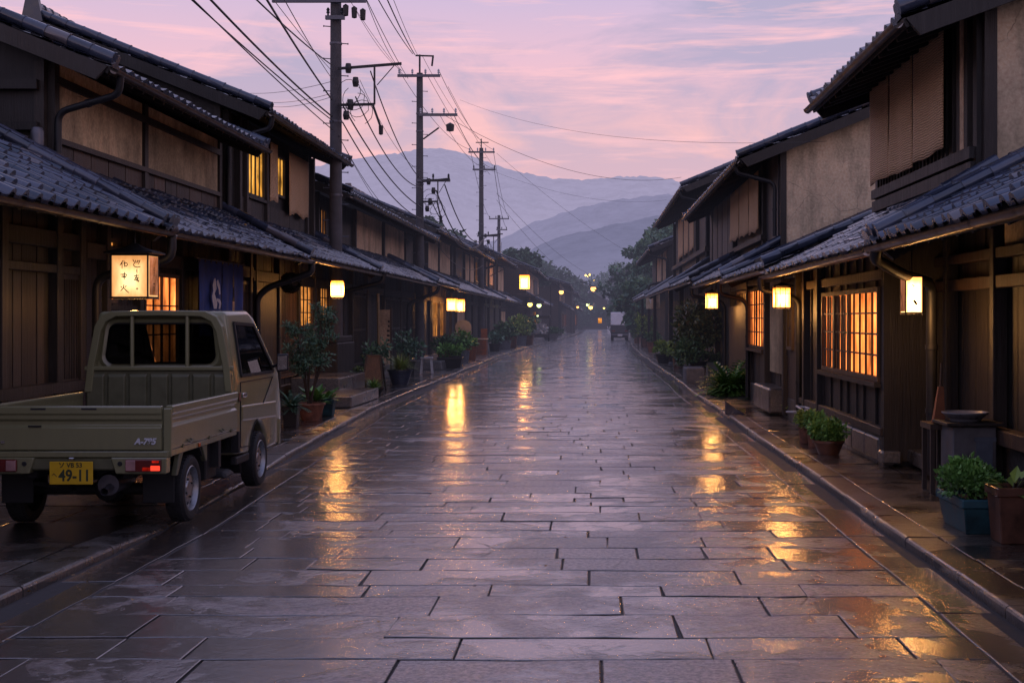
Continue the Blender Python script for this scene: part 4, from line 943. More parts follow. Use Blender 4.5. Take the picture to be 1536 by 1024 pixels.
# --- doors: outline panel, glass, handle, quarter details on both sides
for s in (-1, 1):
    e = lambda z, d: s*(wid(z)+d)
    m = MB(); dp = [(YC0+.17, .46), (FA-.42, .44)]+arch(FA, .30, .385, 160, 98, 5)+[(YC1-.42, BELT-.02), (YC0+.17, BELT-.02)]
    for a, b in zip(dp, dp[1:]+dp[:1]):                      # shut line as a dark groove strip laid on the panel
        a3, b3 = Vector((e(a[1], .003), a[0], a[1])), Vector((e(b[1], .003), b[0], b[1])); m.bar(a3, b3, .010, .008)
    door = m.build('door', UNDER, truck)
    m = MB(); m.hexa([(e(.78,.0),YC0+.2,.70),(e(.78,.014),YC0+.22,.72),(e(.78,.014),YC1-.3,.66),(e(.78,0),YC1-.28,.64),(e(.78,0),YC0+.2,.86),(e(.78,.014),YC0+.22,.84),(e(.78,.014),YC1-.3,.80),(e(.78,0),YC1-.28,.82)], .5); m.build('pressed_panel', PAINT, door, bevel=.01, seg=2)
    g = [(YC0+.20, BELT+.04), (YC1-.42, BELT+.035), (YC1-.45, BELT+.10), (YC0+.93, ZT-.145), (YC0+.22, ZT-.125)]
    m = MB(); m.poly([(e(z, .006), y, z) for y, z in g]); gl = m.build('side_window', GLASS_D, door)
    m = MB()
    for a, b in zip(g, g[1:]+g[:1]): m.bar((e(a[1], .007), a[0], a[1]), (e(b[1], .007), b[0], b[1]), .028, .03)
    m.build('rubber_seal', UNDER, gl)
    m = MB(); m.box(e(.95,.002), e(.95,.022), YC0+.22, YC0+.36, .93, .975); m.build('handle', CHROME, door, bevel=.012, seg=2)
    m = MB(); m.box(e(.9,.004), e(.9,.02), YC0+.09, YC0+.13, .90, .99); m.build('fuel_flap_latch', TERRA, door, bevel=.01)
    m = MB(); m.bar((e(1.15,.0), YC1-.42, BELT+.08), (e(1.1,.10), YC1-.47, BELT+.12), .03, .03); m.hexa([(e(1.1,.07),YC1-.53,BELT+.03),(e(1.1,.20),YC1-.54,BELT+.05),(e(1.1,.18),YC1-.44,BELT+.05),(e(1.1,.08),YC1-.44,BELT+.03),(e(1.1,.07),YC1-.53,BELT+.22),(e(1.1,.20),YC1-.54,BELT+.225),(e(1.1,.18),YC1-.44,BELT+.22),(e(1.1,.08),YC1-.44,BELT+.22)])
    mi = m.build('mirror', BLACKP, truck, bevel=.022, seg=3)
    m = MB(); m.poly([(e(1.1,.085),YC1-.541,BELT+.05),(e(1.1,.185),YC1-.549,BELT+.065),(e(1.1,.185),YC1-.549,BELT+.205),(e(1.1,.085),YC1-.541,BELT+.2)]); m.build('mirror_glass', CHROME, mi)
    # dark arch lining and lower sill step
    m = MB(); m.prism(arch(FA, .30, .36, 200, -20, 12)+[(FA+.3,.16),(FA-.3,.16)], s*(WB-.30), s*(WB-.10), 'x'); m.build('wheel_arch', UNDER, truck)
    m = MB(); m.box(e(.4,-.06), e(.4,.004), YC0+.02, FA-.37, .30, .375); m.build('sill_trim', UNDER, truck, bevel=.01)
    m = MB(); m.hexa([(e(.6,-.02),YC1-.05,.34),(e(.6,.012),YC1-.10,.34),(e(.6,.012),YC1-.16,.34),(e(.6,-.02),YC1-.16,.34),(e(.6,-.02),YC1-.03,.62),(e(.6,.010),YC1-.09,.62),(e(.6,.010),YC1-.13,.62),(e(.6,-.02),YC1-.13,.62)]); m.build('front_corner', PAINT, truck, bevel=.01)
m = MB(); m.poly([(-.60, YC1-.135, BELT+.05), (.60, YC1-.135, BELT+.05), (.53, YC0+1.075, ZT-.12), (-.53, YC0+1.075, ZT-.12)]); o = m.build('windscreen', GLASS_D, truck)
o.data.transform(Matrix.Translation((0, .012, .006)))
# --- cargo bed
YB = YC0-.09; BW = .735
m = MB(); m.box(-.70, .70, .03, YB, .655, .69, .5)
for i in range(9): m.box(-.62+i*.155-.03, -.62+i*.155+.03, .06, YB-.03, .69, .697, .5)
m.build('bed_floor', BEDF, truck)
prof = [(0,.655),(.012,.66),(.012,.835),(-.012,.855),(-.012,.885),(.010,.90),(.010,.935),(.022,.945),(.022,.995),(.012,1.005),(-.030,1.005),(-.038,.99),(-.030,.94),(-.030,.655)]
for s in (-1, 1):
    m = MB(); m.prism([(s*(BW+o_), z) for o_, z in prof], .055, YB, 'y'); sg = m.build('side_gate', PAINT, truck, bevel=.004)
    m = MB()
    for y in (.35, 1.1, 1.8): m.box(s*(BW+.004), s*(BW+.02), y-.025, y+.025, .645, .675)
    for y in (.5, 1.45): m.tube([(s*(BW+.012),y-.05,.70),(s*(BW+.035),y-.04,.68),(s*(BW+.035),y+.04,.68),(s*(BW+.012),y+.05,.70)], .007, 6)
    m.build('hinge', PAINT_D, sg)
    m = MB(); m.prism([(s*(BW+.006),.60),(s*(BW+.006),.652),(s*(BW-.06),.652),(s*(BW-.06),.60)], .02, YB, 'y'); m.build('bed_rail', PAINT, truck, bevel=.005)
    m = MB(); m.box(s*(BW-.045), s*(BW+.018), .02, .06, .60, .985); m.build('corner_post', PAINT, truck, bevel=.006)
    m = MB(); m.box(s*(BW+.006), s*(BW+.018), .78, .83, .605, .64); m.build('side_marker', AMBER, truck, bevel=.005)
m = MB(); m.prism([(-o_+.0, z) for o_, z in prof], -(BW-.05), BW-.05, 'x'); tg = m.build('tailgate', PAINT, truck, bevel=.004)
m = MB(); m.box(-BW-.004, BW+.004, -.03, .04, .602, .65, .5); m.build('rear_rail', PAINT, truck, bevel=.006)
m = MB()
for x in (-.28, .12): m.box(x-.06, x+.06, -.024, -.008, .975, .99); 
m.box(-.36,-.26,-.02,-.005,.84,.852); m.build('latch', UNDER, tg)
text_mesh('lettering', 'A-785', .066, m_plain('bright badge', (.62,.64,.70), .25, .2, .1, 0), tg, plane_m((.56, -.020, .725), (1,0,.0), (0,0,1)), .004, .25, 'CENTER', 1.0, .0025)
m = MB()
for i, w in enumerate((.022,.03,.018,.03)): m.box(-.70+.042*i, -.70+.042*i+w, -.022, -.010, .712, .733)
m.build('badge', CHROME, tg)
# bumper, lamps, plate
m = MB(); m.hexa([(-.68,-.02,.50),(.68,-.02,.50),(.68,.12,.50),(-.68,.12,.50),(-.72,-.02,.60),(.72,-.02,.60),(.72,.12,.60),(-.72,.12,.60)], .5); m.build('rear_panel', PAINT_D, truck, bevel=.012)
for s in (-1, 1):
    m = MB(); m.hexa([(s*.34,-.055,.475),(s*.735,-.055,.475),(s*.735,.05,.475),(s*.34,.05,.475),(s*.30,-.055,.602),(s*.74,-.055,.602),(s*.74,.05,.602),(s*.30,.05,.602)], .5); lp = m.build('lamp_bracket', PAINT, truck, bevel=.008)
    tl = MB(); tl.box(s*.425, s*.705, -.085, -.056, .495, .592, .5); t_ = tl.build('tail_light', REDD, truck, bevel=.008, seg=2)
    m = MB(); m.box(s*.43, s*.505, -.089, -.084, .503, .584); m.build('reversing_lens', WHITEL, t_, bevel=.003)
    m = MB(); m.box(s*.625, s*.698, -.089, -.084, .503, .543); m.build('lit_lens', LENS_ON, t_, bevel=.003)
    m = MB(); m.box(s*.56, s*.62, -.0885, -.084, .503, .53); m.build('dim_lens', REDL, t_, bevel=.003); m = MB(); m.box(s*.635, s*.69, -.0885, -.084, .565, .583); m.build('dim_lens', REDL, t_, bevel=.003)
    m = MB(); m.lathe([(0,-.064),(.016,-.064),(.02,-.056),(.02,-.05)], (s*.375,0,.555), 8, 'y'); m.build('reflector_screw', UNDER, lp)
m = MB(); m.box(-.17, .17, -.075, -.066, .395, .575, .5); pl = m.build('number_plate', PLATE_Y, truck, bevel=.006, seg=2)
tagp = lambda o_, x, z: plane_m((x, -.0765, z), (1,0,0), (0,0,1))
text_mesh('lettering', '49-11', .125, PLATE_G, pl, tagp(pl, .028, .462), .001, 0, 'CENTER', .86, .003)
text_mesh('lettering', 'ソ VB 53', .05, PLATE_G, pl, tagp(pl, -.005, .545), .001, 0, 'CENTER', 1.0, .001)
text_mesh('lettering', 'へ', .045, PLATE_G, pl, tagp(pl, -.13, .468), .001)
m = MB(); m.box(-.02,.02,-.075,-.05,.585,.605); m.build('plate_lamp', CHROME, truck, bevel=.004)
# --- underbody
m = MB()
for x in (-.38, .38): m.box(x-.04, x+.04, .1, 3.7, .42, .54)
for y in (.25, 1.4, 2.1): m.box(-.6, .6, y, y+.08, .46, .58)
m.box(-.62,-.2,1.0,1.75,.30,.56); m.box(.40,.66,1.28,1.62,.26,.58)
m.build('chassis', UNDER, truck, bevel=.01)
m = MB(); m.box(-.735,.735,YC0,YC0+.06,.42,.62); m.box(.60,.735,1.42,1.50,.36,.60); m.build('bed_bracket', UNDER, truck)
m = MB(); m.hexa([(.50,1.62,.235),(.76,1.60,.235),(.76,1.92,.25),(.50,1.95,.25),(.50,1.66,.30),(.72,1.64,.29),(.72,1.86,.30),(.50,1.90,.31)]); m.build('side_step', UNDER, truck, bevel=.02)
m = MB(); m.tube([(-.62,.65,.27),(.62,.65,.27)], .05, 10); m.lathe([(.0,-.12),(.10,-.1),(.13,0),(.10,.1),(0,.12)], (.05,.65,.28), 14, 'y'); m.tube([(-.45,.3,.36),(-.1,.22,.33),(-.08,.18,.30)], .02, 6); m.build('rear_axle', UNDER, truck, smooth=True)
m = MB(); m.tube([(.18,.62,.36),(.20,.18,.36)], .085, 14); m.tube([(.20,.25,.345),(.23,.06,.335),(.235,-.01,.33)], .030, 12, cap=False); m.build('exhaust', STEEL, truck, smooth=True)
for s in (-1, 1):
    m = MB(); m.box(s*.44, s*.70, .27, .285, .20, .50); m.build('mud_flap', UNDER, truck, bevel=.008)
    m = MB()
    pts = arch(.65, .30, .37, 150, 35, 8)
    for a, b in zip(pts, pts[1:]):
        m.hexa([(s*.56,a[0],a[1]),(s*.725,a[0],a[1]),(s*.725,b[0],b[1]),(s*.56,b[0],b[1]),(s*.56,a[0],a[1]+.02),(s*.725,a[0],a[1]+.02),(s*.725,b[0],b[1]+.02),(s*.56,b[0],b[1]+.02)])
    m.build('fender', UNDER, truck)
    m = MB()
    m.hexa([(s*.69,.21,.43),(s*.735,.21,.43),(s*.735,.26,.43),(s*.69,.26,.43),(s*.69,.30,.60),(s*.735,.30,.60),(s*.735,.40,.60),(s*.69,.40,.60)])
    m.hexa([(s*.69,1.03,.46),(s*.735,1.03,.46),(s*.735,1.07,.46),(s*.69,1.07,.46),(s*.69,.92,.60),(s*.735,.92,.60),(s*.735,1.07,.60),(s*.69,1.07,.60)])
    m.build('strut', PAINT_D, truck, bevel=.006)
def wheel(x, y, s):
    m = MB(); r = .275; w = .07
    m.lathe([(r-.085,-w),(r-.05,-w-.012),(r-.02,-w-.005),(r-.004,-w+.018),(r,-w+.03),(r,w-.03),(r-.004,w-.018),(r-.02,w+.005),(r-.05,w+.012),(r-.085,w)], (x,y,r), 36, 'x')
    for k in range(36):                                     # tread blocks
        a = 2*math.pi*k/36; c, q = math.cos(a), math.sin(a)
        for xx in (-.042, 0, .042):
            a2 = a+xx*1.2; c, q = math.cos(a2), math.sin(a2); d = Vector((0,-q,c))*.016; n = Vector((0,c,q)); cc = Vector((x+xx,y,r))
            p0 = cc+n*(r-.004); p1 = cc+n*(r+.004); ex = Vector((.016,0,0))
            m.hexa([p0-d-ex,p0+d-ex,p0+d+ex,p0-d+ex,p1-d-ex,p1+d-ex,p1+d+ex,p1-d+ex], .4)
    ty = m.build('tyre', RUBBER, wh, smooth=True)
    m = MB(); f = s
    m.lathe([(r-.083,f*.068),(r-.092,f*.075),(r-.098,f*.06),(r-.105,f*.03),(r-.118,f*.022),(r-.135,f*.038),(.10,f*.048),(.068,f*.035),(.058,f*.05),(.03,f*.055),(0,f*.055)], (x,y,r), 32, 'x')
    m.lathe([(r-.085,-.068),(r-.11,0),(r-.11,f*.03)], (x,y,r), 24, 'x')
    rim = m.build('rim', RIM, wh, smooth=True)
    m = MB()
    for k in range(10):
        a = 2*math.pi*k/10; n = Vector((0,math.cos(a),math.sin(a))); d = Vector((0,-math.sin(a),math.cos(a))); c = Vector((x+f*.0475,y,r))+n*.127
        pts = [c+n*(.014*math.cos(t))+d*(.021*math.sin(t))+Vector((f*-.0105*math.cos(t)*(1 if math.cos(t) > 0 else .2),0,0))*.6 for t in [i*math.pi/5 for i in range(10)]]
        m.poly([p+Vector((f*.004,0,0)) for p in pts])
    for k in range(4):
        a = 2*math.pi*k/4+.4; c = Vector((x+f*.04,y+.082*math.cos(a),r+.082*math.sin(a))); m.tube([c, c+Vector((f*.016,0,0))], .009, 6)
    m.build('rim_holes', UNDER, rim)
for (y, s) in ((.65,-1),(.65,1),(FA,-1),(FA,1)):
    wh = bpy.data.objects.new('wheel', None); C.objects.link(wh); wh.parent = truck
    wheel(s*.655, y, s)
truck.location = (-4.075, 10.36, .008); truck.rotation_euler = (0, 0, math.radians(.2))
# ------------------------------------------------------------------ lanterns
def bulb(x, y, z, e, col=(1,.45,.13), r=.06):
    l = bpy.data.lights.new('bulb', 'POINT'); l.energy = e; l.color = col; l.shadow_soft_size = r
    o = bpy.data.objects.new('bulb', l); C.objects.link(o); o.location = (x, y, z)
def lantern(x, y, z, w, d, h, paper, label, cap=True, hang=.3, energy=20, side=None, round_=False, group='lit paper lanterns hanging along the street', rot=0.0):
    """box lantern; (x, y, z) is the middle of its paper box"""
    L = thing('paper_lantern', label, 'lantern', (x, y, z), group)
    g = MB()
    if round_:
        g.lathe([(w*.40,-h/2),(w*.5,-h*.42),(w*.52,0),(w*.5,h*.42),(w*.40,h/2)], (x,y,z), 16)
    else:
        a, b = w/2, d/2
        for q in (((-a,-b),(a,-b)), ((a,-b),(a,b)), ((a,b),(-a,b)), ((-a,b),(-a,-b))):
            g.quad((x+q[0][0],y+q[0][1],z-h/2),(x+q[1][0],y+q[1][1],z-h/2),(x+q[1][0],y+q[1][1],z+h/2),(x+q[0][0],y+q[0][1],z+h/2))
    pp = g.build('paper', paper, L, smooth=round_)
    f = MB(); t = .012 if w < .3 else .016
    if round_:
        f.lathe([(w*.42,h/2-.01),(w*.44,h/2+.03),(0,h/2+.035)], (x,y,z), 16); f.lathe([(w*.40,-h/2-.02),(w*.42,-h/2+.01)], (x,y,z), 16)
    else:
        a, b = w/2, d/2
        for sx in (-1,1):
            for sy in (-1,1): f.box(x+sx*a-t/2, x+sx*a+t/2, y+sy*b-t/2, y+sy*b+t/2, z-h/2-t, z+h/2+t)
        for sz in (-1,1):
            zz = z+sz*h/2
            for sx in (-1,1): f.box(x+sx*a-t/2-.001, x+sx*a+t/2+.001, y-b, y+b, zz-t*.8, zz+t*.8)
            for sy in (-1,1): f.box(x-a, x+a, y+sy*b-t/2-.002, y+sy*b+t/2+.002, zz-t*.8, zz+t*.8)
    f.build('frame', IRON if not cap else W_POST, L)
    if not round_ and w < .5 and paper is PAPER_A:
        rb = MB(); e = .005
        for sy in (-1,1):
            for k in (-.17,.17): rb.box(x+k*w-e, x+k*w+e, y+sy*(d/2+.001)-.003, y+sy*(d/2+.001)+.003, z-h/2, z+h/2)
            rb.box(x-w/2, x+w/2, y+sy*(d/2+.002)-.003, y+sy*(d/2+.002)+.003, z+h*.2-e, z+h*.2+e)
        for sx in (-1,1): rb.box(x+sx*(w/2+.001)-.003, x+sx*(w/2+.001)+.003, y-e, y+e, z-h/2, z+h/2)
        rb.build('ribs', W_LATT, pp)
    if round_:
        rb = MB()
        for k in range(6):
            zz = z-h*.4+h*.16*k; rb.lathe([(w*.5,-.003),(w*.526,0),(w*.5,.003)], (x,y,zz), 16)
        rb.build('ribs', W_LATT, pp)
    if cap:
        c = MB(); a, b, z0 = w*.66, d*.66, z+h/2+.012; zt = z0+w*.30
        B = [(x-a,y-b,z0),(x+a,y-b,z0),(x+a,y+b,z0),(x-a,y+b,z0)]; B2 = [(p[0],p[1],z0+.02) for p in B]
        M_ = [(x+(p[0]-x)*.42, y+(p[1]-y)*.42, z0+(zt-z0)*.55) for p in B]; T = [(x+(p[0]-x)*.08, y+(p[1]-y)*.08, zt) for p in B]
        for lo, hi in ((B,B2),(B2,M_),(M_,T)):
            for k in range(4): c.quad(lo[k], lo[(k+1)%4], hi[(k+1)%4], hi[k])
        c.poly(B); c.poly(T); c.build('cap', IRON, L)
        zt2 = zt
    else: zt2 = z+h/2
    k = MB(); k.tube([(x,y,zt2-.01),(x,y,zt2+hang)], .008, 6); k.build('hook', IRON, L)
    if energy: bulb(x, y, z-h/2-.05, energy*.9)
    return L, pp

# big lettered lantern on the left
x, y, z, w, d, h = -5.30, 15.25, 2.19, .42, .36, .495
L, pp = lantern(x, y, z, w, d, h, PAPER_B, 'large square paper lantern with brush lettering hanging from the eave above the pickup truck', True, .25, 14)
fm = lambda u, v: plane_m((u, -d/2-.004, v), (1,0,0), (0,0,1))
brush = lambda pts, wd: [(px, py, wd*(.45+.55*math.sin(math.pi*min(1,(i+.6)/len(pts))))) for i, (px, py) in enumerate(pts)]
K = .0055
def glyphs(name, origin, sc, sts, m4=None):
    strokes(name, INK, pp, m4 or fm(*origin), [brush([(a*sc, b*sc) for a, b in st], K) for st in sts])
glyphs('lettering', (-.055, .135), .055, [[(-.3,.8),(-.7,.1),(-.95,-.2)],[(-.5,.4),(-.5,-.9)],[(-.1,.75),(.05,-.35),(.1,-.6)],[(.15,.1),(.5,.3),(.62,-.1),(.4,-.45),(.05,-.3)],[(-.2,.1),(.3,.45)]])
glyphs('lettering', (-.055, .005), .05, [[(-.9,.25),(.1,.35),(.6,.2)],[(-.35,.2),(-.3,-.4),(.3,-.3),(.5,.15)],[(.05,.8),(.0,.1),(-.05,-.9)],[(-.7,-.25),(.2,-.15)]])
glyphs('lettering', (-.055, -.14), .06, [[(-.1,.7),(-.2,.1),(-.75,-.55)],[(-.2,.15),(.4,-.5),(.9,-.9)],[(-.7,.35),(-.5,.1)],[(.35,.5),(.1,.2)]])
glyphs('lettering', (.085, .14), .055, [[(-.8,.85),(-.5,.35)],[(-.2,.8),(-.35,.2),(-.7,-.1)],[(.3,.8),(.0,.1)],[(-.1,.45),(.6,.55),(.3,-.1)],[(.7,.8),(.45,.1)],[(-.5,-.55),(.1,-.75),(.8,-.6)],[(-.75,-.2),(-.4,-.6)]])
glyphs('lettering', (.085, .055), .03, [[(.1,.8),(.05,0),(.15,-.7)]])
glyphs('lettering', (.085, -.025), .05, [[(-.6,.5),(.5,.65)],[(0,.95),(-.1,.2),(-.6,-.5)],[(-.45,.1),(.5,.15),(.2,-.3)],[(.1,.2),(.45,-.9)],[(-.4,-.35),(.6,-.6)],[(.0,-.1),(.1,-.8)]])
glyphs('lettering', (.09, -.145), .016, [[(0,.6),(.6,0),(0,-.6),(-.6,0),(0,.6)]])
g = MB(); g.box(w/2+.002, w/2+.005, -d/2+.05, d/2-.02, -h/2+.03, h/2-.02); o = g.build('side_panel', PINKP, None); o.parent = pp
fs = lambda u, v: plane_m((w/2+.008, u, v), (0,1,0), (0,0,1))
glyphs('lettering', 0, .06, [[(-.5,.2),(0,.8),(.6,.2)],[(-.3,.05),(.3,.1)],[(-.3,-.3),(.3,-.3),(.25,-.8),(-.3,-.8),(-.3,-.3)]], fs(.01,.06))
glyphs('lettering', 0, .06, [[(-.6,.6),(.6,.65)],[(.1,.6),(-.5,-.2)],[(-.1,-.1),(.4,-.1),(.4,-.7),(-.1,-.7),(-.1,-.1)]], fs(.01,-.12))

lantern(-5.3, 27.4, 2.32, .27, .27, .35, PAPER_A, 'bright rounded lantern under the eave in front of the porch steps', False, .22, 30, round_=True)
lantern(-5.62, 53.0, 2.27, .40, .40, .50, PAPER_A, 'left one of two square lanterns hung side by side above the tan door screen', False, .3, 30)
lantern(-5.52, 55.2, 2.26, .36, .36, .52, PAPER_A, 'right one of two square lanterns hung side by side above the tan door screen', False, .3, 30)
L, pp = lantern(-4.3, 84.5, 4.05, .62, .62, .90, PAPER_A, 'tall lantern hung high over the left pavement in front of the mauve house', False, .6, 40)
m = MB(); m.bar((-4.2,84.5,5.1),(-6.6,84.5,5.1),.06,.06); m.bar((-5.2,84.5,5.1),(-6.6,84.5,4.4),.05,.05); m.build('bracket', IRON, L)
L, pp = lantern(3.15, 12.92, 1.935, .165, .20, .36, PAPER_C, 'slim painted paper lantern beside the black downpipe on the right', False, .48, 24)
o = pp
strokes('painted_mark', TERRA, o, plane_m((.012,-.104,-.075),(1,0,0),(0,0,1)), [brush([(-.018,.024),(0,.0),(.015,-.024)], .014)])
strokes('painted_mark', W_BROWN, o, plane_m((.0,-.104,.05),(1,0,0),(0,0,1)), [brush([(-.02,.05),(.005,.03)], .004), brush([(.01,.0),(.03,-.02)], .004), brush([(-.03,-.02),(-.02,-.03)], .004), brush([(-.01,.035),(-.005,.02)], .003)])
g = MB(); g.box(-.0865, -.0840, -.09, .09, -.165, .165); q = g.build('side_panel', PINKP, None); q.parent = o
strokes('painted_branch', INK, o, plane_m((-.089,0,0),(0,-1,0),(0,0,1)), [brush([(-.06,.02),(-.02,-.03),(.0,-.08),(.01,-.12)], .008), brush([(.03,.12),(.02,.07),(.03,.03)], .008), brush([(-.02,-.03),(.03,.02)], .005)])
lantern(2.9, 20.0, 2.02, .235, .235, .31, PAPER_A, 'bright square lantern hanging in front of the ochre entrance wall', True, .2, 30)
lantern(2.86, 31.2, 2.12, .27, .27, .36, PAPER_A, 'square lantern above the dark board screen beside the tall leafy shrub', True, .2, 28)
for (X, Y, Z, ww, hh, col, lab) in ((3.05,62.5,2.55,.42,.75,TAN,'unlit cylindrical paper lantern hung right of the white globe under the right eave'),(2.95,66.0,2.55,.40,.7,PLASTER2,'pale unlit cylindrical lantern hung left of the white globe under the right eave')):
    t = thing('unlit_lantern', lab, 'lantern', (X,Y,Z)); m = MB(); m.lathe([(0,-hh/2),(ww/2,-hh/2),(ww/2,hh/2),(0,hh/2)], (X,Y,Z), 14); m.build('paper', col, t, smooth=True)
    m = MB(); m.tube([(X,Y,Z+hh/2-.01),(X,Y,Z+hh/2+.4)], .012, 6); m.build('hook', IRON, t)
t = thing('globe_lamp', 'small white globe lamp between two unlit lanterns', 'lamp', (2.98,64,2.6)); m = MB(); m.lathe([(.0,-.18),(.1,-.15),(.15,0),(.1,.15),(0,.18)], (2.98,64,2.6), 12); m.build('globe', WHITE, t, smooth=True)
m = MB(); m.tube([(2.98,64,2.75),(2.98,64,3.1)], .012, 6); m.build('hook', IRON, t)

# far street lamps and shop lights
def street_lamp(px, py, Y, glow, r, lab, cat='street lamp', post=True, side=-1):
    p = at(px, py, Y); t = thing('street_lamp', lab, cat, (p.x, Y, 0))
    m = MB()
    m.lathe([(0,-r),(r*.7,-r*.7),(r,0),(r*.7,r*.7),(0,r)], p, 12); m.build('bulb', glow, t, smooth=True)
    m = MB()
    if post: m.tube([(p.x+side*.9,Y+.1,0),(p.x+side*.9,Y+.1,p.z+.5),(p.x+side*.5,Y+.1,p.z+.75),(p.x,Y,p.z+r+.02)], .05, 6)
    else: m.tube([p+Vector((0,0,r*.9)), p+Vector((0,.0,r+.5)), p+Vector((side*.9,.3,r+.5))], .03, 5)
    m.lathe([(r*1.6,r*.5),(r*.5,r*1.25),(0,r*1.3)], p, 12); m.build('bracket', IRON, t)
street_lamp(842, 438, 112, LAMP_O, .20, 'orange street lamp in front of the hazy left houses')
street_lamp(890, 433, 140, LAMP_O, .30, 'orange street lamp over the middle of the far street', side=-2.6)
street_lamp(795, 456.5, 88, LAMP_Y, .17, 'yellow shaded lamp under the awning, nearer of the pair by the far left shop', 'lamp', False, side=-2.4)
street_lamp(808.5, 458, 92, LAMP_G, .17, 'pale green shaded lamp under the awning, farther of the pair by the far left shop', 'lamp', False, side=-2.9)
street_lamp(866.5, 460.5, 150, LAMP_O, .14, 'small round orange lantern hanging below distant shutters', 'lamp', False)
street_lamp(882, 457, 150, LAMP_G, .22, 'pale greenish lamp at the far end of the street', 'lamp', True, side=-1.7)
street_lamp(886, 461, 148, LAMP_Y, .24, 'wide yellow lamp beside the greenish lamp at the street end', 'lamp', True, side=-2.1)
street_lamp(906, 462, 160, LAMP_Y, .12, 'tiny yellow lamp left of the delivery truck roof', 'lamp', True, side=2.0)
street_lamp(806.5, 473.5, 90, LAMP_G, .07, 'small green light over the dark far left doorway', 'lamp', False, side=-3.0)
for (px, py) in ((882,414),(884.5,412),(878.5,413),(891,421)): 
    p = at(px, py, 300); m = MB(); m.lathe([(0,-.28),(.25,0),(0,.28)], p, 8); tag(m.build('house_light', LAMP_Y, None), 'pinprick light of a far house on the valley slope', 'light', 'pinprick house lights on the valley slope')

# ------------------------------------------------------------------ cloth and blinds
def sheet(u0, u1, nx, z0, z1, nz_, X, s=1, wav=.02, freq=9, hem=.02, ph=0):
    m = MB(); b = 0
    for i in range(nx+1):
        f = i/nx; y = u0+(u1-u0)*f
        for j in range(nz_+1):
            g = j/nz_; zb = z0+math.sin(y*5+ph)*hem+noise.noise(Vector((y*4,ph,2)))*hem
            z = zb+(z1-zb)*g; dx = wav*(1.1-g)*(math.sin(y*freq+ph)+.6*noise.noise(Vector((y*2.2,z*1.5,ph)))*2)
            m.v.append((X+dx, y, z))
    n = nz_+1
    for i in range(nx):
        for j in range(nz_): m.f.append((i*n+j, (i+1)*n+j, (i+1)*n+j+1, i*n+j+1)); m.t.append(.5)
    return m
cur = thing('shop_curtain', 'dark navy shop curtain with a pale brushed emblem hanging behind the truck cab', 'curtain', (-6.0, 21.3, 2.6))
xs = [20.05, 20.72, 21.35, 22.0, 22.62]
for i, (a, b) in enumerate(zip(xs, xs[1:])): 
    sheet(a+.012, b-.012, 16, 1.42, 2.62, 14, -6.0, 1, .028, 11, .012, i*1.7).build('cloth_panel', INDIGO, cur, smooth='all')
m = MB(); m.tube([(-6.0,19.9,2.63),(-6.0,22.75,2.63)], .016, 8)
for y in (20.1,20.4,20.7,21.0,21.35,21.7,22.0,22.3,22.6): m.box(-6.012,-5.988,y-.02,y+.02,2.58,2.66)
m.build('rod', W_BROWN, cur)
def emblem(pts_list):
    m = MB()
    for pts in pts_list: m.poly([(-5.935, y, z) for y, z in pts])
    return m
E = lambda px, py: (5.935*F/(VX-px), CH+(VY-py)/F*(5.935*F/(VX-px)))
em_ = emblem([[E(321,419),E(323,417),E(324,424),E(325,433),E(322,440),E(324,447),E(326,455),E(325,463),E(321,463),E(319,452),E(318,444),E(320,436),E(319,428)],
    [E(325,422),E(327,419),E(330,428),E(331,441),E(329,442),E(328,434),E(326,428)], [E(325,447),E(330,449),E(332,455),E(330,463),E(328,463),E(329,456),E(327,452),E(325,453)]])
em_.build('emblem', CLOTHW, cur)
def blind(s, u, y0, y1, z0, z1, lab, ph=0, hem=.012):
    m = sheet(y0+.035, y1-.035, 14, z0, z1, 10, s*u, 1, .014, 7, hem, ph)
    o = m.build('bamboo_blind', BLIND, None, smooth='all'); tag(o, lab, 'blind', 'bamboo blinds hanging over upstairs windows')
    so = o.modifiers.new('s', 'SOLIDIFY'); so.thickness = .012
blind(1, 3.74, 13.9, 15.25, 3.50, 4.8, 'widest bamboo blind under the near right upper eave, closest to the plastered gable', 0)
blind(1, 3.74, 15.28, 16.45, 3.47, 4.8, 'middle one of three bamboo blinds under the near right upper eave', 2.1)
blind(1, 3.74, 16.5, 17.65, 3.49, 4.8, 'far left one of three bamboo blinds under the near right upper eave', 4.4)
for i, (a, b) in enumerate(((29.2,31.0),(31.05,33.0),(33.05,35.1))): blind(1, 3.72, a, b, 3.68+.03*i, 5.0, ['right one of three rust coloured blinds right of the blue grey boards','centre one of three rust coloured blinds right of the blue grey boards','left one of three rust coloured blinds, touching the blue grey boards'][i], i*2.2, .03)
for i, (a, b) in enumerate(((47.8,49.8),(50.4,52.6),(53.2,56.2))): blind(1, 3.72, a, b, 4.25, 5.9, ['right one of three narrow blinds under the high eave','centre one of three narrow blinds under the high eave','left one of three narrow blinds under the high eave'][i], i*1.3, .03)
blind(-1, 6.70, 27.45, 28.1, 4.15, 5.4, 'narrow bamboo blind between the two glowing upstairs windows', 1, .05)
blind(-1, 6.70, 29.15, 31.15, 4.05, 5.4, 'ragged bamboo blind right of the glowing upstairs windows', 3, .05)

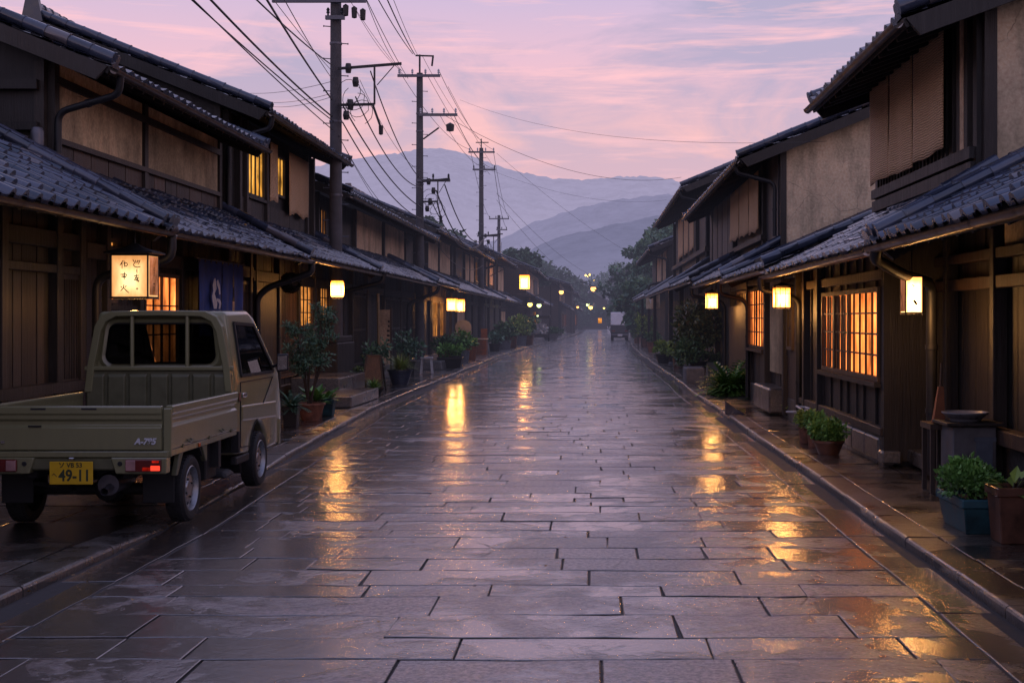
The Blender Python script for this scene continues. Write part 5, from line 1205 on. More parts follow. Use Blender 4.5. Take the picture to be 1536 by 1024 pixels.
# cedar ball
p = at(436, 424, 24.9); m = MB()
for i in range(1500):
    th, ph = math.acos(R(-1,1)), R(0, 6.28); d = Vector((math.sin(th)*math.cos(ph), math.sin(th)*math.sin(ph), math.cos(th))); r = .20*R(.9, 1.06); q = Vector((R(-1,1),R(-1,1),R(-1,1))).normalized()*.022
    m.quad(p+d*(r-.03)-q, p+d*(r-.03)+q, p+d*r+q*.6, p+d*r-q*.6, R(0,1))
m.lathe([(.19*math.sin(math.pi*i/10), -.19*math.cos(math.pi*i/10)) for i in range(11)], p, 16, 'z', .1); t = thing('cedar_ball', 'dark round ball of cedar needles hanging under the eave left of the rounded lantern', 'cedar ball', p); m.build('ball', m_leaf('brown cedar', (.008,.008,.005),(.02,.018,.01),(.04,.032,.018)), t)
m = MB(); m.tube([p+Vector((0,0,.19)), p+Vector((0,0,.6))], .008, 5); m.build('rope', STEM, t)

# ------------------------------------------------------------------ utility poles and wires
def pole(x, y, ht, r0, r1, label, arms, bolts=True):
    t = thing('utility_pole', label, 'utility pole', (x, y, 0), 'concrete utility poles along the left pavement')
    m = MB(); m.tube([(x,y,-.05),(x,y,ht*.5),(x,y,ht)], [r0,(r0+r1)/2,r1], 16, .5); m.build('pole_shaft', CONC, t, smooth=True)
    if bolts:
        z = 2.5; k = 0
        while z < ht-.4:
            a = (0 if k % 2 else math.pi)+.35; d = Vector((math.cos(a), math.sin(a), 0)); q = Vector((x,y,z)); b = MB(); b.tube([q+d*(r1*.9), q+d*(r1+.16)], .012, 6); b.tube([q+d*(r1+.15), q+d*(r1+.17)], .022, 6); b.build('step_bolt', STEEL, t); z += .38; k += 1
    for z in (ht*.45, ht*.62, ht*.8, ht*.86):
        c = MB(); c.tube([(x,y,z),(x,y,z+.05)], r0*1.08-(r0-r1)*z/ht, 14); c.build('band', STEEL, t, smooth=True)
    for (z, a, b_, dy) in arms:                                # crossarm from x+a to x+b
        m = MB(); m.box(x+a, x+b_, y-r0-.10, y-r0-.01, z-.045, z+.045); ar = m.build('crossarm', STEEL, t)
        n = max(2, int((b_-a)/.42)+1); i_ = MB()
        for k in range(n):
            xx = x+a+.06+(b_-a-.12)*k/(n-1); i_.lathe([(.0,.045),(.03,.05),(.02,.09),(.045,.11),(.03,.16),(.045,.18),(.02,.23),(0,.24)], (xx,y-r0-.055,z), 8)
        i_.build('insulators', PORC if dy else IRON, ar, smooth=True)
    return t
def strutwork(t, x, y, z, L=1.5, hh=.85):
    m = MB(); yy = y-.25
    m.bar((x,yy,z),(x+L,yy-.1,z+.10),.05,.06); m.bar((x,yy,z-hh),(x+L*.58,yy-.1,z-hh),.05,.06); m.bar((x+L*.58,yy-.1,z+.04),(x+L*.58,yy-.1,z-hh),.04,.05); m.bar((x+L*.55,yy-.1,z-hh),(x+L*.68,yy-.1,z-hh-.55),.05,.05)
    m.tube([(x+L*.9,yy-.1,z+.08),(x+L*.62,yy-.1,z-.4)], .012, 5); m.build('bracket', IRON, t)
    for (a, b, h) in ((.25,0,.22),(.42,-.32,.22),(.3,-hh,.24),(.2,-hh-.25,.2)): m = MB(); m.lathe([(0,-h/2),(.06,-h/2),(.08,0),(.06,h/2),(0,h/2)], (x+a,yy-.05,z+b), 9); m.build('junction_box', IRON, t)
    m = MB(); m.lathe([(0,-.12),(.05,-.1),(.055,.1),(0,.12)], (x+L*.68,yy-.1,z-hh-.6), 8); m.build('junction_box', IRON, t)
    for k in range(4):
        pts = []; a0 = R(0,6)
        for i in range(14): a = i/13*math.pi*1.7+a0; pts.append((x+.28+.26*math.cos(a)+R(-.02,.02)+k*.1, yy-.1, z-.55-.16*k+.28*math.sin(a)))
        m = MB(); m.tube(pts, .008, 5); m.build('cable_loop', WIRE, t)
P1, P2, P3, P4 = (-6.03,31.0), (-6.05,46.3), (-6.0,71.6), (-7.6,108)
t1 = pole(*P1, 10.2, .165, .125, 'tallest looking thick utility pole nearest the camera, rising through the left lower roof', [(9.15,-1.45,.75,0),(8.75,-.2,.25,0)])
m = MB()
for k in range(3): m.lathe([(0,-.15),(.06,-.13),(.07,.1),(0,.15)], (P1[0]+.28+.2*k,P1[1]-.25,8.92-.05*k), 10)
m.build('switch_box', IRON, t1, smooth=True); strutwork(t1, P1[0]+.1, P1[1], 7.55)
t2 = pole(*P2, 10.35, .165, .11, 'second utility pole standing in front of the long dark two storey house', [(10.22,-.75,.75,1),(8.85,0,1.35,1),(6.55,-.1,1.1,0)])
m = MB(); m.bar((P2[0],P2[1],10.2),(P2[0],P2[1],11.0),.06,.06); m.bar((P2[0]-.15,P2[1],10.97),(P2[0]+.5,P2[1],10.95),.05,.05); m.bar((P2[0]+.47,P2[1],10.93),(P2[0]+.43,P2[1],10.6),.06,.06); m.build('top_bracket', IRON, t2)
strutwork(t2, P2[0]+.1, P2[1], 6.5, 1.0, .7); m = MB(); m.tube([(P2[0]+.15,P2[1]-.2,8.0),(P2[0]+.7,P2[1]-.2,8.4)], .03, 6); m.lathe([(0,-.15),(.13,-.12),(.15,.1),(0,.18)], (P2[0]+1.1,P2[1]-.25,8.4), 10); m.build('switch_box', IRON, t2)
t3 = pole(*P3, 11.0, .17, .11, 'third utility pole beside the amber shuttered house', [(10.75,-.68,.75,1),(9.8,-.45,.8,0),(6.2,-.2,1.0,0)]); strutwork(t3, P3[0], P3[1], 6.2, 1.2, .8)
m = MB(); m.bar((P3[0],P3[1],10.9),(P3[0],P3[1],11.5),.06,.06); m.bar((P3[0]-.3,P3[1],11.3),(P3[0]+.4,P3[1],11.3),.05,.05); m.build('top_bracket', IRON, t3)
pole(*P4, 10.2, .18, .12, 'small far utility pole above the hazy trees, farthest of the four', [(9.9,-.8,.85,0),(9.0,-.2,.7,0)], False)
def wire(a, b, sag, r, grp, n=22, lab=None):
    a, b = Vector(a), Vector(b); pts = []
    for i in range(n+1):
        f = i/n; p = a.lerp(b, f); p.z -= sag*4*f*(1-f); pts.append(p)
    m = MB(); m.tube(pts, r*.62, 5); tag(m.build('overhead_wire', WIRE, None, smooth='all'), lab or grp, 'wire', grp)
G0 = 'overhead wires from the nearest pole towards the upper left'
for (e, px0, py0, r, sg) in (((498,98),392,-3,.022,.1),((498,150),405,-2,.030,.1),((499,108),395,-30,.010,.1),((498,175),330,0,.030,.15),((500,182),296,-4,.020,.12),((499,195),300,0,.018,.1),((499,120),432,0,.012,.1)):
    a = at(e[0], e[1], P1[1]-.2); k = 1.0
    q = Vector((e[0], e[1])); d = (Vector((px0,py0))-q); out = q+d*2.6
    b = at(out.x, out.y, 11.5); wire(a, b, sg, r, G0, 26, 'dark cable running from the nearest pole to the upper left corner of the view')
wire(at(499,122,P1[1]), at(373,140,48), .1, .012, 'thin service wires behind the nearest pole'); wire(at(499,140,P1[1]), at(395,153,48), .1, .012, 'thin service wires behind the nearest pole'); wire(at(499,145,P1[1]), at(405,160,48), .1, .012, 'thin service wires behind the nearest pole')
G1 = 'overhead wires between the nearest and second poles'
for (h0, h1, dx0, dx1, r, sg) in ((9.3,10.4,.7,-.6,.014,.25),(9.3,10.4,.3,-.6,.010,.25),(7.5,6.5,.85,.2,.024,.45),(6.9,6.3,.5,.1,.026,.5),(6.7,5.6,.2,.1,.030,.35),(6.3,5.2,.2,.1,.026,.4),(6.0,4.9,.1,.1,.012,.6),(7.3,6.8,.6,.3,.010,.5),(5.9,4.4,.15,-.3,.010,.3)):
    wire((P1[0]+dx0,P1[1]-.2,h0), (P2[0]+dx1,P2[1]-.15,h1), sg, r, G1, 20, 'cable strung between the nearest and second utility poles')
for (px, py, e, r) in ((570,0,(619,81),.022),(583,0,(622,82),.026),(592,0,(627,84),.012),(552,0,(612,118),.016),(540,20,(609,117),.010)):
    a = at(e[0], e[1], P2[1]); b = at(px-(e[0]-px)*.5, py-(e[1]-py)*.5, 26); wire(a, b, .1, r, 'overhead wires rising from the top of the second pole', 16, 'wire rising out of view from the top of the second pole')
G2 = 'overhead wires between the second and third poles'
for (h0, h1, dx0, dx1, r, sg) in ((10.4,10.9,.7,.65,.016,.5),(10.4,10.9,-.7,-.6,.016,.5),(8.9,9.9,1.2,.7,.02,.5),(8.9,9.9,.7,.4,.014,.5),(6.4,6.2,.9,.3,.035,1.0),(6.2,6.0,.6,.1,.04,1.1),(5.9,5.9,.4,.1,.03,1.0),(5.1,4.6,.1,.1,.02,.8),(10.95,11.4,.1,0,.012,.4)):
    wire((P2[0]+dx0,P2[1]-.15,h0), (P3[0]+dx1,P3[1]-.15,h1), sg, r, G2, 20, 'cable strung between the second and third utility poles')
for (h0, h1, dx0, dx1, r, sg) in ((10.9,10.0,.65,.8,.02,.6),(10.9,10.0,-.6,-.75,.02,.6),(9.9,9.2,.7,.6,.024,.6),(6.3,8.0,1.0,.2,.035,1.2),(6.0,7.4,.3,.1,.035,1.2)):
    wire((P3[0]+dx0,P3[1],h0), (P4[0]+dx1,P4[1],h1), sg, r, 'overhead wires between the third and farthest poles', 18, 'cable strung between the third and farthest utility poles')
GX = 'thin wires crossing the street'
for (a, b, sg, r) in ((at(665,172,P2[1]), at(1022,266,60), .9, .013),(at(642,115,P2[1]), at(735,262,P3[1]), .2, .014),(at(672,130,P2[1]), at(740,250,P3[1]), .1, .012),(at(745,230,P3[1]), at(1010,410,120), .8, .012),(at(735,255,P3[1]), at(1000,300,90), .7, .010),(at(745,290,P3[1]), at(930,420,160), 1.5, .016),(at(745,300,P3[1]), at(905,430,160), 1.5, .016),(at(690,150,P2[1]), at(1240,212,24), .5, .006)):
    wire(a, b, sg, r, GX, 24, 'thin dark wire crossing high over the street')

# ------------------------------------------------------------------ plants
def leaf(m, p, d, up, L, w, t, fold=.25):
    d = d.normalized(); sd = d.cross(up)
    if sd.length < 1e-3: sd = Vector((1,0,0))
    sd = sd.normalized()*w; nrm = sd.cross(d).normalized()*w*fold
    a, b = p, p+d*L; c1, c2 = p+d*L*.45+sd+nrm, p+d*L*.45-sd+nrm
    n = len(m.v); m.v += [tuple(a), tuple(c1), tuple(b), tuple(c2)]
    m.f += [(n, n+1, n+2), (n, n+2, n+3)]; m.t += [t, min(1, t+.12)]
def rv(): return Vector((R(-1,1),R(-1,1),R(-1,1))).normalized()
def bush(m, c, rx, rz, n, L, w, lumps=14, t0=0.0):
    c = Vector(c); cl = [(c+Vector((R(-1,1)*rx*.62, R(-1,1)*rx*.62, R(-.6,.8)*rz*.6)), R(.22,.62)) for _ in range(lumps)]
    for i in range(n):
        k, q = random.choice(cl); d = rv(); r = R(.55,1.0)
        p = k+Vector((d.x*rx*q*r, d.y*rx*q*r, d.z*rz*q*r))
        if p.z < c.z-rz*.95: continue
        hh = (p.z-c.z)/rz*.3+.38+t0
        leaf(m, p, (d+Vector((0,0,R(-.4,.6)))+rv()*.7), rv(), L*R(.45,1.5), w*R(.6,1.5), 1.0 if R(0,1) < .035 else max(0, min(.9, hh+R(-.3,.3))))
def fern(m, c, n, L, w, droop=1.1, up=(.5,1.3), t0=.2):
    c = Vector(c)
    for i in range(n):
        a = R(0,6.283); el = R(*up); d = Vector((math.cos(a)*math.cos(el), math.sin(a)*math.cos(el), math.sin(el))); p = c+Vector((math.cos(a),math.sin(a),0))*R(0,.05)
        LL = L*R(.6,1.15); st = 6; t = R(t0, t0+.6); side = Vector((-math.sin(a), math.cos(a), 0))
        for k in range(st):
            q = p+d*LL/st; ww = w*(1-k/st)*(1 if k else .6); w2 = w*(1-(k+1)/st)
            m.quad(p-side*ww, p+side*ww, q+side*w2, q-side*w2, min(1, t+.1*k/st)); p = q; d = (d+Vector((0,0,-droop/st))).normalized()
def frond(m, c, n, L, t0=.1):
    """feathered fronds: a bent rib with paired leaflets"""
    c = Vector(c)
    for i in range(n):
        a = R(0,6.283); el = R(.25,1.35); d = Vector((math.cos(a)*math.cos(el), math.sin(a)*math.cos(el), math.sin(el))); p = Vector(c); LL = L*R(.6,1.1); st = 10; side = Vector((-math.sin(a), math.cos(a), 0)); t = R(t0, t0+.5)
        for k in range(st):
            q = p+d*LL/st
            for sg in (-1, 1): leaf(m, q, side*sg+d*.7, Vector((0,0,1)), LL*.30*(1-k/st*.75), LL*.062, min(1, t+R(0,.25)))
            p = q; d = (d+Vector((0,0,-.12))).normalized()
def pot_round(m, c, w, h, flare=.8, lip=.03):
    r = w/2; m.lathe([(0,0),(r*flare,0),(r*.97,h-lip),(r*1.04,h-lip),(r*1.04,h),(r*.92,h),(r*.88,h-.05)], c, 22)
def pot_box(m, c, w, d, h, taper=.85):
    x, y, z = c; a, b = w/2, d/2; k = taper; t = .025
    lo = [(x-a*k,y-b*k,z),(x+a*k,y-b*k,z),(x+a*k,y+b*k,z),(x-a*k,y+b*k,z)]; hi = [(x-a,y-b,z+h-.05),(x+a,y-b,z+h-.05),(x+a,y+b,z+h-.05),(x-a,y+b,z+h-.05)]
    m.hexa(lo+hi, .5)
    for (x0,x1,y0,y1) in ((x-a-.015,x+a+.015,y-b-.015,y-b+t),(x-a-.015,x+a+.015,y+b-t,y+b+.015),(x-a-.015,x-a+t,y-b+t,y+b-t),(x+a-t,x+a+.015,y-b+t,y+b-t)): m.box(x0,x1,y0,y1,z+h-.052,z+h+.012,.5)
def plant(px, py, lab, pot, potmat, w, h, kind_, leafmat, hp, group='potted plants on the pavements', name='potted_plant', pd=None, L=None, n=None, cat='potted plant', spread=None, Y=None):
    """px, py: middle of the pot's foot on the photo"""
    side = px > VX; g = .06 if side else .05
    Yp = Y or (CH-g)*F/(py-VY); x = (px-VX)/F*Yp; z = g
    t = thing(name, lab, cat, (x, Yp, z), group)
    if pot:
        m = MB()
        if pot == 'round': pot_round(m, (x,Yp,z), w, h)
        elif pot == 'bowl': pot_round(m, (x,Yp,z), w, h, .62)
        else: pot_box(m, (x,Yp,z), w, pd or w, h)
        m.build('pot', potmat, t, smooth=(pot != 'box'), bevel=.008 if pot == 'box' else 0)
        m = MB()
        if pot == 'box': m.box(x-w*.42,x+w*.42,Yp-(pd or w)*.42,Yp+(pd or w)*.42,z+h-.06,z+h-.03)
        else: m.lathe([(w*.45,h-.035),(0,h-.02)], (x,Yp,z), 16)
        m.build('soil', SOIL, t)
    zt = z+(h-.03 if pot else 0); sp = spread or w*.75; m = MB(); st = MB()
    if kind_ == 'bush':
        bush(m, (x,Yp,zt+hp*.5), sp, hp*.62, n or 700, L or .06, (L or .06)*.32)
        for i in range(7): q = Vector((R(-1,1)*sp*.5, R(-1,1)*sp*.5, hp*R(.35,.7))); st.tube([(x+R(-.05,.05),Yp,zt-.03), (x+q.x*.5,Yp+q.y*.5,zt+q.z*.55), (x+q.x,Yp+q.y,zt+q.z)], [.012,.009,.005], 5)
    elif kind_ == 'grass': fern(m, (x,Yp,zt-.01), n or 260, hp*1.35, .011, 1.3)
    elif kind_ == 'fern':
        frond(m, (x,Yp,zt-.01), n or 34, hp*1.3)
    elif kind_ == 'hosta':
        for i in range(n or 26):
            a = R(0,6.28); d = Vector((math.cos(a),math.sin(a),R(.1,1.3))); p = Vector((x,Yp,zt))+d*hp*R(.2,.5); leaf(m, p, d+Vector((0,0,-.3)), Vector((0,0,1)), hp*R(.5,.9), hp*.2, R(.1,.7))
            st.tube([(x,Yp,zt-.03), p], .006, 4)
    elif kind_ == 'tall':                      # several bare stems, leaves in loose tufts to one side
        for i in range(9):
            a = R(0,6.28); top = Vector((x+math.cos(a)*sp*R(.2,1), Yp+math.sin(a)*sp*R(.2,1), zt+hp*R(.55,1))); mid = Vector((x+math.cos(a)*sp*.35, Yp+math.sin(a)*sp*.35, zt+hp*.35))
            st.tube([(x+R(-.06,.06),Yp+R(-.06,.06),zt-.03), mid, top], [.017,.012,.005], 5)
            for k in range(7):
                q = mid.lerp(top, R(.1,1.05)); bush(m, q+rv()*.07, R(.10,.2), R(.09,.16), 55, L or .055, .011, 3, -.05)
    m.build('foliage', leafmat, t)
    if st.v: st.build('stems', STEM, t)
    return t
# right pavement, near to far
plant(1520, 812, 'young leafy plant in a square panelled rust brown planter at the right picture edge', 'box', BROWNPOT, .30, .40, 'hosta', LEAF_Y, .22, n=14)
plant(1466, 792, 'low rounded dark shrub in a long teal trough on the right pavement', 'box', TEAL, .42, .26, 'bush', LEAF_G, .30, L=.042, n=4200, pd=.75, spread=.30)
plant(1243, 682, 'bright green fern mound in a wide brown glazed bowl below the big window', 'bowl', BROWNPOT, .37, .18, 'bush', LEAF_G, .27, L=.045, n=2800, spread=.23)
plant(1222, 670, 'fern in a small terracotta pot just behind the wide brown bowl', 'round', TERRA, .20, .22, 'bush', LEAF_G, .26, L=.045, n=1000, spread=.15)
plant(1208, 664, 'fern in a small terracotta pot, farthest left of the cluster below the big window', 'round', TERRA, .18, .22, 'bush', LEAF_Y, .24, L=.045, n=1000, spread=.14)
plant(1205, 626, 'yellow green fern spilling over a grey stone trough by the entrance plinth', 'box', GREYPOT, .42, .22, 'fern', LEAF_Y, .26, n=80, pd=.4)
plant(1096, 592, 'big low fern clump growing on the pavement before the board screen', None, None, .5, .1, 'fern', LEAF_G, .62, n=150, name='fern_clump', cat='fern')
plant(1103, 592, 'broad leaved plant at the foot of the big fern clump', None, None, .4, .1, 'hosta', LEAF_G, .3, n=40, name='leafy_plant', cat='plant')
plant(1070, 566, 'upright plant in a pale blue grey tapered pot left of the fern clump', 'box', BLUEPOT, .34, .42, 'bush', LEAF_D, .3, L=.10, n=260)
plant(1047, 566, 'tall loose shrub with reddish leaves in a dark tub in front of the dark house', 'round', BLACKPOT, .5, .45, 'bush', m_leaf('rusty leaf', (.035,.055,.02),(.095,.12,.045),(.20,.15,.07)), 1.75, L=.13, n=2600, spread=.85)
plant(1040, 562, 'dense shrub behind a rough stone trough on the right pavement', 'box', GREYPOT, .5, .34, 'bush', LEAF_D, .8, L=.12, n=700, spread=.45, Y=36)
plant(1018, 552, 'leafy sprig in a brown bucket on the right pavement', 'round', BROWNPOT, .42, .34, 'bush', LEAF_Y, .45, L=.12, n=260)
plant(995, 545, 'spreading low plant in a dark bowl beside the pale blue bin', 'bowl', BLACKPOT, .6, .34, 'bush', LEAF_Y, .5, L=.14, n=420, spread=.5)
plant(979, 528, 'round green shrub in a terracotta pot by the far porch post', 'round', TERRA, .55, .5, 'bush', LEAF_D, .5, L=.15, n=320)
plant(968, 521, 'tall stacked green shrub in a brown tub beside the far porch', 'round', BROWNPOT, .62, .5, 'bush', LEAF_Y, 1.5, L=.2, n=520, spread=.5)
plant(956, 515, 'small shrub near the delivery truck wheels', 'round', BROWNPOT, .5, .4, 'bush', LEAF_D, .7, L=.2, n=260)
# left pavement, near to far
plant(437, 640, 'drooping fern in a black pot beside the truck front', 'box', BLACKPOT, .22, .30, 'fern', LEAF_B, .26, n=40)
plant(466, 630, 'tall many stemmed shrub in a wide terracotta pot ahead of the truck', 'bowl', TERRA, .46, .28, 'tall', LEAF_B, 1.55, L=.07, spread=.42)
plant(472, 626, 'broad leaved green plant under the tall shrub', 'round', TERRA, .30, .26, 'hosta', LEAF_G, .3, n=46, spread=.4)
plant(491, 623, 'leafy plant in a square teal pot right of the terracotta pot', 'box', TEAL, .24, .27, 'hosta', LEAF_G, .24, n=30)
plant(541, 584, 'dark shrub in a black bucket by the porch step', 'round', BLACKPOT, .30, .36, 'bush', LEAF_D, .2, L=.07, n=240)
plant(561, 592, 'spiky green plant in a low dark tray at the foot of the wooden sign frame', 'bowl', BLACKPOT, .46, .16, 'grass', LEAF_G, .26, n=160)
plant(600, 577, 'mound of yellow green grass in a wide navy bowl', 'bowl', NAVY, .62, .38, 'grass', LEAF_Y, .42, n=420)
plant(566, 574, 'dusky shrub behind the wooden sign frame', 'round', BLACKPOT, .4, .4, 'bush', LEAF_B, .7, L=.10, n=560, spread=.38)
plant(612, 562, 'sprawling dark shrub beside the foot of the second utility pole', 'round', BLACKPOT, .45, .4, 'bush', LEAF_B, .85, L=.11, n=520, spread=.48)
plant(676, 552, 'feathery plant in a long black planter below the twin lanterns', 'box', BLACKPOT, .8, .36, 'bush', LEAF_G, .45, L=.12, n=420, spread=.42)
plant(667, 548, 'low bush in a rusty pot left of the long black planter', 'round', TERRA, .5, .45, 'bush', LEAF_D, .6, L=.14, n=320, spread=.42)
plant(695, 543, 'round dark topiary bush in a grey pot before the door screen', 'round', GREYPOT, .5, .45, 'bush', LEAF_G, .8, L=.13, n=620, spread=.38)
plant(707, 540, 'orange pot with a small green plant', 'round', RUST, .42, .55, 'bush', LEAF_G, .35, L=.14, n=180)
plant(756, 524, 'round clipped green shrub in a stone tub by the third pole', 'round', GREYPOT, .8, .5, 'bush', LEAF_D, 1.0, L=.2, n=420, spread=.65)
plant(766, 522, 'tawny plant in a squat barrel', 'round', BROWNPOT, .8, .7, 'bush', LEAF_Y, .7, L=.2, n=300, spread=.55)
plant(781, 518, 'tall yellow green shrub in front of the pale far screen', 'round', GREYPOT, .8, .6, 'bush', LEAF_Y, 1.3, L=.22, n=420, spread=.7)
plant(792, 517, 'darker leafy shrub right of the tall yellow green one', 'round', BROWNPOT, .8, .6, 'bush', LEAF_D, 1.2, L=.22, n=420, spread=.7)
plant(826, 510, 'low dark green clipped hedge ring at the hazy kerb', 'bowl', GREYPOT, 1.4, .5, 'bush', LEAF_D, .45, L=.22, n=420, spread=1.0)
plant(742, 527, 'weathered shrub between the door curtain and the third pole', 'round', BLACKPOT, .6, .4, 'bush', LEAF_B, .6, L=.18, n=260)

# ------------------------------------------------------------------ street furniture and small things
st = thing('stone_step', 'lower stone entrance step in front of the porch on the left pavement', 'step', (-4.75, 25.4, .09)); m = MB(); m.box(-5.25,-4.42,24.2,27.3,.06,.27); m.build('slab', KERB, st, bevel=.025, seg=2)
st = thing('stone_step', 'upper stone entrance step against the porch panel', 'step', (-5.5, 27.5, .09)); m = MB(); m.box(-6.1,-5.1,26.6,29.6,.06,.50); m.build('slab', KERB, st, bevel=.025, seg=2)
# A-frame sign
x, y = -5.0, 30.2; t = thing('folding_sign', 'weathered wooden folding sign frame standing by the porch', 'sign', (x, y, .09)); m = MB()
for sy, k in ((-.18,0),(.18,1)):
    for sx in (-.2,.2): m.bar((x+sx*1.2,y+sy*1.3,.05),(x+sx*.75,y+sy*.15,.86),.045,.045)
    m.bar((x-.15,y+sy*.15,.84),(x+.15,y+sy*.15,.84),.05,.06); m.bar((x-.23,y+sy*1.0,.28),(x+.23,y+sy*1.0,.28),.04,.04)
m.build('frame', W_LATT, t); m = MB(); m.hexa([(x-.2,y-.20,.3),(x+.2,y-.20,.3),(x+.2,y-.19,.3),(x-.2,y-.19,.3),(x-.14,y-.05,.82),(x+.14,y-.05,.82),(x+.14,y-.04,.82),(x-.14,y-.04,.82)]); m.build('board', W_BROWN, t)
# tall sign board leaning post
x, y = -5.72, 36.5; t = thing('sign_board', 'tall narrow tan signboard with faint lettering standing against the dark lattice', 'sign', (x, y, .09)); m = MB(); m.box(x-.18,x+.14,y-.03,y+.03,.45,1.95); bo = m.build('board', TAN, t); m = MB(); m.box(x-.22,x-.18,y-.05,y+.05,.05,2.0); m.box(x+.14,x+.18,y-.05,y+.05,.05,2.0); m.build('frame', W_LATT, t)
m = MB()
for k in range(7): m.box(.05+R(-.02,.02),.12,-.034,-.031,1.6-k*.13-.09,1.65-k*.13-.09)
o = m.build('lettering', INK, None); o.parent = bo
x, y = -5.45, 33.8; t = thing('bamboo_pole', 'thin tan bamboo pole leaning in a pot by the porch', 'pole', (x,y,.05)); m = MB(); m.tube([(x,y,.04),(x-.02,y,1.2),(x-.04,y,2.35)], .04, 8); m.build('cane', m_plain('bamboo cane', (.20,.14,.07), .5), t, smooth=True)
x, y = -4.95, 39.5; t = thing('stool', 'small pale plastic stool beside the navy bowl of grass', 'stool', (x,y,.05)); m = MB(); m.box(x-.18,x+.18,y-.15,y+.15,.50,.55); m.build('seat', WHITE, t, bevel=.012)
for sx in (-1,1):
    for sy in (-1,1): m = MB(); m.bar((x+sx*.17,y+sy*.14,.05),(x+sx*.13,y+sy*.11,.51),.04,.04); m.build('leg', WHITE, t)
x, y = -5.5, 43.2; t = thing('stone_block', 'low grey stone step left of the second utility pole', 'step', (x,y,.05)); m = MB(); m.hexa([(x-.5,y-.8,.05),(x+.7,y-.8,.05),(x+.7,y+.8,.05),(x-.5,y+.8,.05),(x-.45,y-.75,.33),(x+.65,y-.75,.33),(x+.65,y+.75,.33),(x-.45,y+.75,.33)]); m.build('slab', STONE, t, bevel=.03, seg=2)
x, y = -5.6, 57.5; t = thing('round_top_sign', 'round topped pale signboard with a red dot before the door screen', 'sign', (x,y,.05)); m = MB(); m.prism([(x-.35,.5),(x+.35,.5)]+[(x+.35*math.cos(math.pi*i/10), 1.35+.3*math.sin(math.pi*i/10)) for i in range(11)], y-.04, y+.04); m.build('board', m_plain('grey blue board', (.14,.15,.19), .4), t); m = MB(); m.box(x-.3,x-.25,y-.03,y+.03,.05,.5); m.box(x+.25,x+.3,y-.03,y+.03,.05,.5); m.build('legs', IRON, t)
m = MB(); m.lathe([(0,-.055),(.12,-.055),(.12,-.045)], (x+.02,y,1.05), 14, 'y'); m.build('red_dot', m_plain('red dot', (.5,.03,.03), .4), t)
x, y = -5.2, 60.5; t = thing('wooden_crate', 'orange brown crate with a pale board on top by the door screen', 'crate', (x,y,.05)); m = MB()
for k in range(4): m.box(x-.4,x+.4,y-.4,y+.4,.05+k*.17,.21+k*.17)
m.build('slats', RUST, t); m = MB(); m.box(x-.46,x+.44,y-.44,y+.42,.75,.80); m.build('board', TAN, t); m = MB(); m.box(x+.1,x+.4,y+.1,y+.16,.8,1.25); m.build('back_board', RUST, t)
x, y = -5.3, 50.3; t = thing('wooden_crate', 'small grey crate behind the long black planter', 'crate', (x,y,.05)); m = MB()
for k in range(3): m.box(x-.3,x+.3,y-.3,y+.3,.05+k*.21,.24+k*.21)
m.build('slats', W_BLUE, t)
# covered stall by the hazy kerb
x, y = -3.9, 96; t = thing('covered_cart', 'dark covered cart with grey cloth load parked at the hazy left kerb', 'cart', (x,y,0)); m = MB(); m.box(x-1.0,x+.9,y-1,y+1,1.75,1.95); m.box(x-1.0,x-.92,y-1,y+1,.5,1.75); m.box(x+.84,x+.9,y-1,y-.9,.5,1.75); m.build('hood', BLACKP, t, bevel=.05, seg=3)
m = MB(); m.box(x-.95,x+.85,y-.95,y+.95,.35,.6); m.build('body', BLACKP, t); m = MB(); bush(m, (x+.1,y,.95), .6, .5, 260, .25, .08, 5); m.build('load', WHITE, t)
for sx in (-1,1): m = MB(); m.lathe([(.0,-.06),(.3,-.06),(.32,0),(.3,.06),(0,.06)], (x+sx*.85-.05,y-.4,.33), 16, 'x'); m.build('wheel', RUBBER, t)
# right side: wash stand, broom, dust bin, shard, hose
x, y = 3.48, 12.15; t = thing('wash_stand', 'grey metal wash stand beside the dark plank wall on the right', 'stand', (x,y,.06)); m = MB(); m.box(x-.19,x+.21,y-.20,y+.22,.05,.72); b = m.build('cabinet', m_plain('dull zinc', (.15,.15,.16), .5, .4, .4, .3, 4), t, bevel=.012); m = MB(); m.box(x-.26,x+.27,y-.25,y+.26,.725,.755); m.build('top_board', W_BROWN, t, bevel=.006)
m = MB(); m.box(x+.02,x+.17,y-.212,y-.203,.30,.62); m.box(x+.0,x+.2,y-.218,y-.213,.585,.625); m.build('door', m_plain('blue grey door', (.09,.11,.14), .5), b)
t = thing('wash_basin', 'shallow pale basin sitting on top of the wash stand', 'basin', (x-.02,y,.755)); m = MB(); m.lathe([(0,.0),(.13,0),(.20,.085),(.215,.085),(.215,.075),(.135,-.0+.012),(0,.012)], (x-.02,y,.756), 24); m.build('bowl', m_plain('enamel', (.22,.22,.24), .3), t, smooth=True)
x, y = 3.30, 12.42; t = thing('broom', 'rust brown broom leaning upright beside the wash stand', 'broom', (x,y,.6)); m = MB(); m.tube([(x+.02,y+.03,1.28),(x-.0,y,.95)], .012, 6); m.build('handle', W_LATT, t); m = MB(); m.hexa([(x-.075,y-.04,.72),(x+.035,y-.04,.72),(x+.035,y+.04,.72),(x-.075,y+.04,.72),(x-.02,y-.02,1.06),(x+.03,y-.02,1.06),(x+.03,y+.02,1.06),(x-.02,y+.02,1.06)]); m.build('bristles', RUST, t)
x, y = 3.24, 12.5; t = thing('wooden_bench', 'narrow wooden ledge beside the wash stand holding the broom', 'bench', (x,y,.06)); m = MB(); m.box(x-.06,x+.14,y-.18,y+.2,.66,.715); m.build('seat', W_BROWN, t); 
